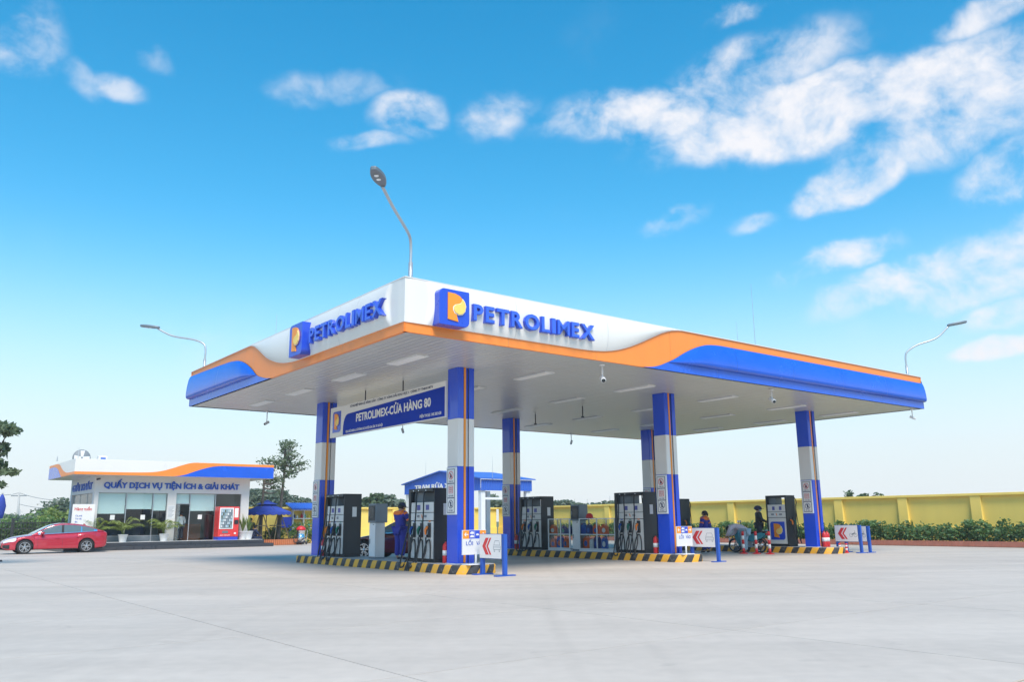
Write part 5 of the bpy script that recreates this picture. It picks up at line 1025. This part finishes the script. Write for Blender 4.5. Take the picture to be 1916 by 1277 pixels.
def pole(px, ytop, depth, label, r=.16, arms=True):
    P = at(px, ytop, depth); B = at(px-2, 978, depth); o = thing('utility_pole', label, 'utility pole', (B[0], B[1], 0), 0, 'utility poles in the distance')
    MB().tube([(0, 0, 0), (P[0]-B[0], 0, P[2])], [r*1.3, r*.7], 8).build('shaft', 'pole_concrete', o, True)
    if arms:
        MB().box(P[0]-B[0]-1.0, P[0]-B[0]+1.0, -.06, .06, P[2]-.5, P[2]-.38).build('crossarm', 'ink_grey', o); [MB().lathe([(.06, 0), (.08, .1), (.04, .22)], 8, (P[0]-B[0]+x, 0, P[2]-.38)).build('insulator', 'light_panel', o) for x in (-.9, 0, .9)]
    return P
a_ = pole(36, 922, 110, 'leaning concrete utility pole left of the shop'); b_ = pole(38, 954, 165, 'smaller distant utility pole just right of the leaning one', .14, False)
for nm, x, y, dd, l in (('c', 1326-227, 935, 120, 'thin distant pole above the middle kiosk'), ('d', 1141, 929, 120, 'thin distant pole left of the front middle pump')): pole(x, y, dd, l, .09, False)
for k, (x0, y0, x1, y1) in enumerate(((-30, 921, 36, 923), (36, 923, 130, 936), (36, 944, 130, 949))):
    A_, B_ = at(x0, y0, 110), at(x1, y1, 110); o = thing('power_line', ['overhead wire left of the leaning utility pole', 'upper overhead wire between utility pole and shop', 'lower overhead wire between utility pole and shop'][k], 'power line', A_, 0, 'overhead wires'); d_ = Vector(B_)-Vector(A_)
    MB().tube([d_*t_-Vector((0, 0, 1.0))*4*t_*(1-t_)*.35 for t_ in np.linspace(0, 1, 9)], .035, 5).build('wire', 'ink_grey', o)

# ------------------------------------------------------------------ cars
def make_car(name, label, paint, loc, rot, seed=0):
    o = thing(name, label, 'car', loc, rot); XF, XR, WR = 1.40, -1.32, .325
    wy = crv([(-2.32, .52), (-2.27, .70), (-2.12, .80), (-1.8, .86), (-1.3, .895), (0, .90), (1.3, .89), (1.8, .84), (2.1, .74), (2.26, .58), (2.33, .40)])
    zb = crv([(-2.32, .92), (-2.24, 1.0), (-2.1, 1.03), (-1.6, 1.02), (-1.0, .985), (0, .94), (.75, .905), (1.1, .885), (1.5, .83), (1.9, .755), (2.15, .68), (2.28, .59), (2.33, .52)])
    zr = crv([(-2.12, 1.045), (-1.85, 1.13), (-1.5, 1.265), (-1.1, 1.375), (-.7, 1.435), (-.35, 1.452), (.0, 1.435), (.3, 1.36), (.6, 1.21), (.9, 1.04), (1.12, .905)])
    zl0 = crv([(-2.32, .42), (-2.2, .30), (-1.9, .24), (-.8, .20), (.9, .20), (1.9, .20), (2.2, .24), (2.33, .33)])
    def zl(x):
        z = zl0(x)
        for c in (XF, XR):
            d = abs(x-c)
            if d < .385: z = max(z, .33+math.sqrt(.385**2-d*d))
        return z
    # half section from the sill up to the centre line: parameter k 0..1
    def sec(x, k):
        w, b, l = wy(x), zb(x), zl(x); hgt = b-l
        S = [(0, .955, 0), (.1, .985, .04), (.22, 1.0, .22), (.36, .985, .50), (.42, .992, .58), (.5, .975, .72), (.58, .93, .88), (.65, .87, .965), (.72, .76, 1.0), (.85, .42, None), (1, 0, None)]
        ks = [s[0] for s in S]; ys = [s[1]*w for s in S]; zs = [l+hgt*s[2] if s[2] is not None else b+(.035 if s[0] < .9 else .05)*min(1, (2.33-x)/.5, (x+2.36)/.25) for s in S]
        return float(np.interp(k, ks, ys)), float(np.interp(k, ks, zs))
    xs = sorted(set([round(v, 3) for v in np.linspace(-2.32, 2.33, 70)]+[round(c+.385*math.cos(a), 3) for c in (XF, XR) for a in np.linspace(0, math.pi, 17)])); ks = [0, .05, .1, .16, .22, .29, .36, .42, .5, .58, .65, .72, .8, .9, 1]
    m = MB()
    for s in (1, -1): m.grid(lambda x, k: (x, s*sec(x, k)[0], sec(x, k)[1]), xs, ks)
    for x in (xs[0], xs[-1]): m.add([(x, s*sec(x, k)[0], sec(x, k)[1]) for s, kk in ((1, ks), (-1, ks[::-1])) for k in kk], [tuple(range(2*len(ks)))])
    body = m.build('body', paint, o, True)
    MB().box(-2.1, 2.15, -.66, .66, .19, .62).build('underbody', 'tyre', o)
    for c in (XF, XR): MB().box(c-.4, c+.4, -.80, .80, .34, .69).build('wheel_well', 'tyre', o)
    # glasshouse
    def gh(x, k):
        bw = min(wy(x)*.885, .80); rw = .645+.02*math.sin((x+2)*1.0); b = zb(x)-.01; t = max(zr(x), b+.004); q = min(1, (t-b)/.42); rw = bw+(rw-bw)*q
        S = [(0, bw, b), (.35, bw+(rw-bw)*.55+.02*q, b+(t-b)*.45), (.7, rw+.005, b+(t-b)*.86), (.8, rw*.93, b+(t-b)*.955), (.9, rw*.6, b+(t-b)*.995), (1, 0, t+.008*q)]
        return float(np.interp(k, [s[0] for s in S], [s[1] for s in S])), float(np.interp(k, [s[0] for s in S], [s[2] for s in S]))
    gx = np.linspace(-2.1, 1.12, 50); gk = [0, .18, .35, .52, .7, .75, .8, .85, .9, .95, 1]; m = MB()
    for s in (1, -1): m.grid(lambda x, k: (x, s*gh(x, k)[0], gh(x, k)[1]), gx, gk)
    m.build('roof', paint, o, True)
    def side_strip(x0, x1, lo, hi, off, nm, mt, cutx=None):
        for s in (1, -1):
            m = MB(); vs = []; ok = []
            for x in np.linspace(x0, x1, 26):
                b, t = zb(x), zr(x); z0, z1 = b+lo, b+(t-b)*.84-hi
                ok.append(z1 > z0)
                for q in np.linspace(0, 1, 5):
                    z = z0+(max(z1, z0)-z0)*q; kz = np.linspace(0, .78, 40); zz = [gh(x, k)[1] for k in kz]; k = float(np.interp(z, zz, kz)); vs.append((x, s*(gh(x, k)[0]+off), z))
            m.add(vs, [(i*5+j, (i+1)*5+j, (i+1)*5+j+1, i*5+j+1) for i in range(25) for j in range(4) if ok[i] and ok[i+1]]); m.build(nm, mt, o, True)
    side_strip(-1.78, .86, .012, -.016, .004, 'window_trim', 'chrome'); side_strip(-.16, .74, .035, .012, .009, 'front_window', 'car_glass'); side_strip(-1.02, -.26, .035, .012, .009, 'rear_window', 'car_glass'); side_strip(-1.62, -1.08, .035, .012, .009, 'quarter_window', 'car_glass'); side_strip(-.27, -.15, .03, .01, .008, 'door_pillar', 'tyre')
    for x0, x1, nm in ((.22, 1.05, 'windscreen'), (-1.85, -1.12, 'rear_screen')):
        m = MB()
        for s in (1, -1): m.grid(lambda x, k: (x, s*gh(x, k)[0]*.97, gh(x, k)[1]+.008), np.linspace(x0, x1, 14), [.82, .86, .9, .95, 1])
        m.build(nm, 'car_glass', o, True)
    def patch(nm, mt, x0, x1, k0, k1, off=.008, par=body, taper=0):
        for s in (1, -1):
            m = MB(); m.grid(lambda x, q: (x+(.012 if x > 1.9 else 0), s*(sec(x, k0+(k1-k0)*q+taper*(x-x0))[0]+off), sec(x, k0+(k1-k0)*q+taper*(x-x0))[1]+off*.5), np.linspace(x0, x1, 12), np.linspace(0, 1, 5)); m.build(nm, mt, par, True)
    patch('headlight', 'lamp_glass', 1.78, 2.27, .50, .66, .010); patch('tail_light', 'lamp_red', -2.31, -1.95, .46, .60, .010); patch('fog_vent', 'tyre', 2.02, 2.28, .14, .34, .008); patch('sill_trim', 'tyre', -.9, .98, .0, .10, .004)
    gr = MB(); gr.box(2.325, 2.345, -.36, .36, .36, .52).build('grille', 'tyre', o, bev=.01); MB().box(2.346, 2.352, -.25, .25, .40, .50).build('number_plate', 'paper', o)
    MB().box(-2.345, -2.325, -.25, .25, .62, .73).build('number_plate', 'paper', o)
    for s in (1, -1):
        mr = MB().ell((.70, s*.965, .985), (.10, .085, .065), 10, 8).build('mirror', paint, o, True); MB().tube([(.68, s*.80, .93), (.69, s*.92, .96)], .025, 6).build('mirror_stalk', 'tyre', mr)
        for x in (.02, -.92): k = .50; MB().box(x-.10, x+.10, s*(sec(x, k)[0]+.012)-.012, s*(sec(x, k)[0]+.012)+.012, sec(x, k)[1]-.012, sec(x, k)[1]+.018).build('door_handle', paint, o, bev=.006)
        for x in (.86, -.22, -1.12):
            m = MB(); m.grid(lambda q, e: (x-.10*(x < -1)*q+e*.010, s*(sec(x, .1+.5*q)[0]+.003), sec(x, .1+.5*q)[1]), np.linspace(0, 1, 8), [0, 1]); m.build('door_gap', 'tyre', body)
        for c in (XF, XR):
            y = s*.80; w = MB().lathe([(.235, -.10), (.30, -.105), (.322, -.07), (.327, 0), (.322, .07), (.30, .105), (.235, .10)], 28, (c, y, WR), 'y', cap=False).build('wheel', 'tyre', o, True)
            m = MB(); m.lathe([(.238, s*.06), (.232, s*.085), (.215, s*.05), (.05, s*.045), (.001, s*.045)], 24, (c, y, WR), 'y', cap=False); m.build('rim_dish', 'tyre', w, True)
            m = MB(); m.lathe([(.238, s*.09), (.238, s*.103), (.215, s*.103), (.215, s*.08)], 24, (c, y, WR), 'y', cap=False)
            m.lathe([(.055, s*.05), (.055, s*.095), (.02, s*.105)], 12, (c, y, WR), 'y')
            for k in range(5):
                for e in (-.16, .16):
                    a = 2*math.pi*k/5+.3; m.prism([(.04, -.018+e*.05), (.225, -.016+e*.30), (.225, .016+e*.30), (.04, .018+e*.05)], .06, .092, lambda p, q, d, a=a: (c+p*math.cos(a)-q*math.sin(a), y+s*d, WR+p*math.sin(a)+q*math.cos(a)))
            m.build('rim', 'rim', w)
    MB().prism([(0, 0), (.14, 0), (.02, .09)], -.02, .02, lambda a, b, d: (-1.25-a, d, 1.35-.05*a+b)).build('roof_fin', paint, o)
    return o
u_ = (pv(46, 1035, 31.0)[0]+pv(161, 1032, 31.0)[0])/2
make_car('parked_car', 'bright red sedan parked before the shop, facing left', 'car_red', W(u_+.04, 31.95), PHI+math.pi)
make_car('waiting_car', 'dark maroon car behind the nearest pump island, beside the attendant', 'car_maroon', W(7.6, 12.3), PHI+math.pi/2+R(32))

# ------------------------------------------------------------------ people
def skinned(name, nodes, edges, mt, parent, sub=2):
    me = bpy.data.meshes.new(name); me.from_pydata([n[0] for n in nodes], edges, []); me.materials.append(MT[mt]); o = link(name, me, parent)
    o.modifiers.new('skin', 'SKIN'); sv = me.skin_vertices[0].data
    for i, n in enumerate(nodes):
        r = n[1]; sv[i].radius = r if isinstance(r, tuple) else (r, r)
    sv[0].use_root = True
    o.modifiers['skin'].use_smooth_shade = True; s = o.modifiers.new('sub', 'SUBSURF'); s.levels = s.render_levels = sub; return o
BASE = dict(pel=(0, 0, .90), wai=(0, .0, 1.05), che=(0, .01, 1.24), nk=(0, 0, 1.40), hd=(0, .015, 1.50), cr=(0, .01, 1.59),
    shL=(-.17, 0, 1.34), elL=(-.23, -.02, 1.08), wrL=(-.24, .05, .85), shR=(.17, 0, 1.34), elR=(.23, -.02, 1.08), wrR=(.24, .05, .85),
    hiL=(-.09, 0, .86), knL=(-.10, .02, .47), anL=(-.10, -.01, .08), toL=(-.11, .15, .03), hiR=(.09, 0, .86), knR=(.10, .02, .47), anR=(.10, -.01, .08), toR=(.11, .15, .03))
def person(label, loc, rot, pose, top, legs, hair='hair', cap=None, yoke=None, extra=None, scale=1., shoes='trouser_dark', sleeves=True):
    o = thing('person', label, 'person', loc, rot); o.scale = (scale*1.16, scale*1.12, scale); P = dict(BASE); P.update(pose); V3 = {k: Vector(v) for k, v in P.items()}
    N = [(P['pel'], (.13, .10)), (P['wai'], (.125, .09)), (P['che'], (.14, .10)), (P['nk'], .052), (P['hd'], (.078, .088)), (P['cr'], (.066, .074))]; E = [(0, 1), (1, 2), (2, 3), (3, 4), (4, 5)]
    def chain(start, pts):
        k = start
        for p, r in pts: N.append((tuple(p), r)); E.append((k, len(N)-1)); k = len(N)-1
        return k
    for s in 'LR':
        w = chain(2, [(V3['sh'+s], .06), (V3['el'+s], .042), (V3['wr'+s], .03)])
        d = (V3['wr'+s]-V3['el'+s]).normalized(); sd_ = d.cross(Vector((0, 1, .2))).normalized(); pm_ = V3['wr'+s]+d*.06; p = chain(w, [(pm_, (.036, .018))])
        for f in range(4): q = pm_+sd_*(.024-.016*f)+d*.03; chain(p, [(q, .010), (q+d*(.035-.004*abs(f-1.2))+Vector((0, .008, -.005)), .009), (q+d*.055+Vector((0, .02, -.012)), .007)])
        q = pm_-d*.02+sd_*.03; chain(p, [(q, .011), (q+sd_*.018+d*.025, .009)])
        chain(0, [(V3['hi'+s], .082), (V3['kn'+s], .055), (V3['an'+s], .036), (V3['to'+s], (.036, .024))])
    skinned('body', N, E, 'skin', o, 1)
    g = lambda k, r: (P[k], r)
    T = [g('wai', (.145, .145)), g('che', (.160, .155)), (tuple(V3['nk'].lerp(V3['che'], .25)), .062), (tuple(V3['pel'].lerp(V3['wai'], -.05)), (.155, .155))]; TE = [(0, 1), (1, 2), (0, 3)]
    for s in 'LR':
        T.append((tuple(V3['sh'+s]), .092)); TE.append((1, len(T)-1)); T.append((tuple(V3['el'+s]), .066)); TE.append((len(T)-2, len(T)-1))
        if sleeves: T.append((tuple(V3['wr'+s].lerp(V3['el'+s], .08)), .043)); TE.append((len(T)-2, len(T)-1))
    skinned('shirt', T, TE, top, o)
    L_ = [(P['pel'], (.15, .15))]; LE = []
    for s in 'LR':
        b = len(L_); L_ += [(tuple(V3['hi'+s]), .112), (tuple(V3['kn'+s]), .085), (tuple(V3['an'+s].lerp(V3['kn'+s], .06)), .072)]; LE += [(0, b), (b, b+1), (b+1, b+2)]
        skinned('shoe', [(tuple(V3['an'+s]-Vector((0, 0, .03))), .045), (tuple(V3['an'+s].lerp(V3['to'+s], .5)-Vector((0, 0, .01))), (.045, .035)), (tuple(V3['to'+s]), (.042, .028))], [(0, 1), (1, 2)], shoes, o, 1)
    skinned('trousers', L_, LE, legs, o)
    up = (V3['cr']-V3['nk']).normalized(); fw_ = Vector((pose.get('look', (0, 1, 0)))); fw_ = (fw_-up*fw_.dot(up)).normalized(); rt_ = fw_.cross(up); hc = V3['hd'].lerp(V3['cr'], .45)
    T4 = lambda a, b, c: hc+rt_*a+fw_*b+up*c
    def dome(nm, mt, r, z0, zcut, back=-.012):
        m = MB(); rows = 7; n = 14; vs = []
        for i in range(rows+1):
            a = math.pi/2*i/rows*zcut
            for j in range(n): t_ = 2*math.pi*j/n; vs.append(T4(r[0]*math.sin(a)*math.cos(t_), back+r[1]*math.sin(a)*math.sin(t_), z0+r[2]*math.cos(a)))
        m.add(vs, [(i*n+j, (i+1)*n+j, (i+1)*n+(j+1) % n, i*n+(j+1) % n) for i in range(rows) for j in range(n)]); return m.build(nm, mt, o, True)
    dome('hair', hair, (.094, .108, .105), .012, 1.55, -.026)
    if cap == 'cap':
        dome('cap', 'navy', (.100, .114, .112), .02, 1.0); m = MB(); m.prism([(-.07, .09), (.07, .09), (.05, .17), (-.05, .17)], .0, .012, lambda a, b, d: T4(a, b, .02+d)); m.build('cap_peak', 'navy', o)
    if cap == 'helmet':
        dome('helmet', 'navy', (.135, .150, .14), .0, 1.12); m = MB(); m.prism([(-.09, .12), (.09, .12), (.07, .20), (-.07, .20)], .0, .012, lambda a, b, d: T4(a, b, .0+d)); m.build('helmet_peak', 'navy', o)
        m = MB(); m.grid(lambda a, b: T4(.075*math.sin(a), .01+.098*math.cos(a), -.045+b), np.linspace(-1.35, 1.35, 9), np.linspace(-.055, .045, 4)); m.build('face_mask', 'mask_cyan', o, True)
    m = MB(); m.ell(tuple(T4(0, .092, -.02)), (.014, .014, .02), 8, 6); m.build('nose', 'skin', o, True)
    for s in (-1, 1): MB().ell(tuple(T4(s*.083, 0, -.015)), (.012, .02, .03), 8, 6).build('ear', 'skin', o, True); MB().ell(tuple(T4(s*.032, .082, .012)), (.012, .008, .007), 8, 6).build('eye', 'hair', o, True)
    m = MB(); m.ell(tuple(T4(0, .084, -.058)), (.022, .008, .006), 8, 6); m.build('mouth', 'ink_red', o, True)
    if yoke:
        c = V3['che']; k = V3['nk']; ax = (k-c).normalized(); Y = [(tuple(c+ax*.03), (.205, .20)), (tuple(c+ax*.12), (.15, .15))]; YE = [(0, 1)]
        for s in 'LR': Y.append((tuple(V3['sh'+s].lerp(c, .12)+ax*.02), .118)); YE.append((0, len(Y)-1)); Y.append((tuple(V3['sh'+s].lerp(V3['el'+s], .25)), .108)); YE.append((len(Y)-2, len(Y)-1))
        skinned('shoulder_yoke', Y, YE, yoke, o)
        for s in 'LR': d = (V3['el'+s]-V3['sh'+s]); MB().tube([V3['sh'+s]+d*.55, V3['sh'+s]+d*.72], .078, 12).build('sleeve_band', yoke, o, True)
    if extra: extra(o, P, T4)
    return o
# attendant at the nearest pump: back to us, leaning to the machine on his right
person('attendant in blue overalls with orange shoulders, back turned, at nearest pump', W(CU+.05, 6.62, K), -.75, dict(elR=(.24, .16, 1.10), wrR=(.20, .36, 1.12), elL=(-.24, .10, 1.08), wrL=(-.16, .30, 1.0), hd=(.01, .035, 1.495), cr=(.015, .05, 1.585)), 'uniform_blue', 'uniform_blue', cap='cap', yoke='uniform_orange', scale=1.02)
def pony(o, P, T4): MB().tube([T4(0, -.10, .03), T4(0, -.13, -.03), T4(0, -.11, -.14)], [.035, .038, .015], 8).build('ponytail', 'hair', o, True)
u_, v_ = gz(1322, 1035.5)
person('attendant in blue and orange uniform walking behind the middle lane sign', W(u_, v_), PHI+.25, dict(anL=(-.10, -.20, .12), knL=(-.10, -.02, .48), toL=(-.10, -.06, .03), anR=(.10, .10, .08), knR=(.10, .10, .48), toR=(.10, .26, .03), elL=(-.25, .03, 1.08), wrL=(-.22, .14, .88), elR=(.25, -.07, 1.08), wrR=(.25, -.06, .84)), 'uniform_blue', 'uniform_blue', yoke='uniform_orange', extra=pony, scale=1.02)
# man bending over the motorbike, seen from behind his left side
person('man in pale pink shirt and jeans bending over the motorbike', W(19.02, 5.42), PHI+.15, dict(pel=(0, -.10, .88), wai=(0, .02, 1.0), che=(0, .26, 1.08), nk=(0, .42, 1.03), hd=(0, .50, .97), cr=(0, .57, .90), look=(0, .3, -1), shL=(-.17, .34, 1.05), elL=(-.24, .42, .80), wrL=(-.18, .56, .66), shR=(.17, .34, 1.05), elR=(.24, .42, .80), wrR=(.16, .58, .66), hiL=(-.10, -.10, .84), hiR=(.10, -.10, .84), knL=(-.12, -.06, .46), knR=(.12, -.02, .46), anL=(-.13, -.08, .08), anR=(.14, -.02, .08), toL=(-.14, .08, .03), toR=(.15, .14, .03)), 'shirt_pink', 'jeans')
# rider in black standing beyond the motorbike
def phone(o, P, T4): MB().box(-.10, .12, .30, .40, .92, 1.08).build('bag', 'khaki', o, bev=.03)
person('man in black jacket, dark helmet and pale blue face mask by the pump', W(20.55, 5.72, K), PHI-math.pi/2-.75, dict(elL=(-.24, .06, 1.10), wrL=(-.10, .26, 1.0), elR=(.24, .06, 1.10), wrR=(.10, .26, 1.0)), 'jacket_black', 'trouser_dark', cap='helmet', extra=phone, scale=.98)
person('person in pale shirt and dark trousers standing in the shop doorway', W(6.15, 35.75, FZ), PHI+.4, dict(), 'shirt_pale', 'trouser_dark', scale=1.0)
u_, v_ = pv(474, 1008, 36.2)[0], 36.2
person('person in navy tracksuit seated beside the shop corner', W(u_, v_, 0), PHI-1.4, dict(pel=(0, -.05, .47), wai=(0, -.03, .62), che=(0, .03, .82), nk=(0, .06, .98), hd=(0, .10, 1.08), cr=(0, .11, 1.17), shL=(-.17, .04, .92), shR=(.17, .04, .92), elL=(-.23, .14, .70), elR=(.23, .14, .70), wrL=(-.14, .34, .62), wrR=(.14, .34, .62), hiL=(-.10, 0, .46), hiR=(.10, 0, .46), knL=(-.13, .42, .48), knR=(.13, .42, .48), anL=(-.13, .42, .08), anR=(.13, .40, .08), toL=(-.13, .58, .03), toR=(.13, .56, .03)), 'navy', 'navy')
o = site('garden_stool', 'low blue stool under the seated person', 'stool', u_, v_, 0); MB().box(-.2, .2, -.2, .2, .32, .36).build('seat', 'plastic_blue', o, bev=.02); [MB().tube([(x*.19, y*.19, 0), (x*.15, y*.15, .32)], .022, 6).build('leg', 'plastic_blue', o) for x in (-1, 1) for y in (-1, 1)]
person('person in khaki standing behind the seated person under the parasol', W(pv(468, 1000, 37.2)[0], 37.2, 0), PHI+2.6, dict(), 'khaki', 'trouser_dark', scale=1.02)

# ------------------------------------------------------------------ motorbikes
def motorbike(label, loc, rot, shell, steer=.35, lean=0.):
    o = thing('motorbike', label, 'motorbike', loc, rot); o.rotation_euler[0] = lean; XF, XR, r = .62, -.60, .28
    def wheel(c, ang, nm='wheel'):
        ca, sa = math.cos(ang), math.sin(ang); tf = lambda p: (c+p[0]*ca-p[1]*sa, p[0]*sa+p[1]*ca, p[2])
        m = MB(); m.tf = tf; m.lathe([(r-.06, -.03), (r-.02, -.04), (r, 0), (r-.02, .04), (r-.06, .03)], 24, (0, 0, r), 'y', cap=False); w = m.build(nm, 'tyre', o, True)
        m = MB(); m.tf = tf; m.lathe([(r-.06, -.028), (r-.075, -.02), (r-.075, .02), (r-.06, .028)], 24, (0, 0, r), 'y', cap=False); m.lathe([(.04, -.05), (.06, -.03), (.06, .03), (.04, .05)], 12, (0, 0, r), 'y')
        for k in range(12): a = k*math.pi/6; m.tube([(.03*math.cos(a), .02*(-1)**k, r+.03*math.sin(a)), ((r-.07)*math.cos(a), 0, r+(r-.07)*math.sin(a))], .004, 4)
        m.build('rim', 'chrome', w)
    wheel(XF, steer, 'front_wheel'); wheel(XR, 0, 'rear_wheel')
    for y in (-.06, .06): MB().tube([(XF, y, r), (XF-.20, y*.9, .72), (XF-.27, y*.8, .92)], .022, 8).build('fork', 'chrome', o, True)
    m = MB(); m.grid(lambda a, b: (XF+(r+.03)*math.cos(a), b, r+(r+.03)*math.sin(a)), np.linspace(.3, 2.4, 10), [-.055, 0, .055]); m.build('front_fender', shell, o, True)
    m = MB(); m.grid(lambda a, b: (XR+(r+.05)*math.cos(a), b, r+(r+.05)*math.sin(a)), np.linspace(1.0, 2.9, 10), [-.06, 0, .06]); m.build('rear_fender', 'tyre', o, True)
    for s in (-1, 1):
        m = MB(); Pz = [(.42, .92), (.50, .80), (.44, .50), (.30, .26), (.20, .28), (.24, .52), (.30, .80)]; m.prism(Pz, .07, .20, lambda a, b, d, s=s: (a, s*(d+.06*(a-.2)), b)); m.build('leg_shield', shell, o, bev=.02)
        m = MB(); m.prism([(-.05, .50), (-.15, .72), (-.75, .80), (-.92, .74), (-.70, .56), (-.30, .44)], .06, .135, lambda a, b, d, s=s: (a, s*d, b)); m.build('side_cover', shell, o, bev=.02)
    MB().prism([(-.12, .74), (-.2, .82), (-.86, .86), (-.9, .80), (-.3, .74)], -.115, .115, lambda a, b, d: (a, d, b)).build('seat', 'black_rubber', o, bev=.03)
    MB().box(-.28, .20, -.09, .09, .24, .46).build('engine', 'galv', o, bev=.03); MB().tube([(.1, .12, .28), (-.3, .15, .24), (-.85, .16, .34)], [.02, .03, .045], 10).build('exhaust', 'chrome', o, True)
    MB().tube([(.30, 0, .5), (.1, 0, .46), (-.3, 0, .55), (-.6, 0, .7)], .045, 8).build('frame', 'tyre', o, True); MB().tube([(-.1, .06, .32), (XR, .07, r)], .025, 8).build('swing_arm', 'tyre', o)
    ca, sa = math.cos(steer), math.sin(steer); hb = lambda x, y, z: (.36+x*ca-y*sa, x*sa+y*ca, z)
    h = MB().tube(spline([hb(-.12, .33, .97), hb(-.03, .20, 1.0), hb(.02, 0, .98), hb(-.03, -.20, 1.0), hb(-.12, -.33, .97)], 4), .014, 7).build('handlebar', 'tyre', o, True)
    MB().ell(hb(.06, 0, .93), (.12, .12, .09), 12, 8).build('headlamp_cowl', shell, o, True); MB().ell(hb(.15, 0, .92), (.04, .075, .055), 10, 6).build('headlamp', 'lamp_glass', o, True)
    for s in (-1, 1): MB().tube([hb(-.03, s*.22, 1.0), hb(.0, s*.28, 1.18)], .007, 5).build('mirror_stalk', 'tyre', h); MB().ell(hb(0, s*.29, 1.23), (.02, .06, .055), 10, 8).build('mirror', 'chrome', h, True)
    MB().tube([(-.62, .1, .80), (-.92, .1, .88), (-.92, -.1, .88), (-.62, -.1, .80)], .012, 6).build('grab_rail', 'chrome', o); MB().box(-.95, -.91, -.07, .07, .70, .78).build('tail_light', 'lamp_red', o, bev=.01); MB().tube([(-.05, .08, .25), (-.02, .25, .01)], .012, 6).build('side_stand', 'tyre', o)
    return o
motorbike('teal motorbike the bending man works on, behind the striped posts', W(19.50, 5.55), PHI+math.pi/2, 'teal', .5)
o = site('grey_stand_board', 'grey panel on a thin metal stand behind the motorbike', 'stand', 20.45, 6.95, K)
MB().box(-.02, .02, -.27, .27, .42, .86).build('panel', 'galv', o, bev=.006); [MB().box(-.02, .02, y-.02, y+.02, 0, .42).build('leg', 'galv', o) for y in (-.25, .25)]; [MB().box(-.2, .2, y-.02, y+.02, 0, .02).build('foot', 'galv', o) for y in (-.292, .292)]
o = site('plastic_stool', 'small white plastic stool left of the grey stand', 'stool', 20.4, 8.25, K); MB().box(-.18, .18, -.18, .18, .42, .46).build('seat', 'plastic_white', o, bev=.02); [MB().tube([(x*.19, y*.19, 0), (x*.15, y*.15, .42)], .022, 6).build('leg', 'plastic_white', o) for x in (-1, 1) for y in (-1, 1)]

# ------------------------------------------------------------------ the thin haze that lies over the whole place
hzm = bpy.data.materials.new('haze'); hzm.use_nodes = True; nt = hzm.node_tree; nt.nodes.remove(nt.nodes['Principled BSDF']); pvn = nt.nodes.new('ShaderNodeVolumePrincipled')
pvn.inputs['Color'].default_value = (.92, .95, 1, 1); pvn.inputs['Density'].default_value = .0008; pvn.inputs['Anisotropy'].default_value = .2; nt.links.new(pvn.outputs[0], nt.nodes['Material Output'].inputs['Volume'])
o = MB().box(-90, 90, -25, 185, -1.2, 26).build('haze', hzm); o['kind'] = 'stuff'
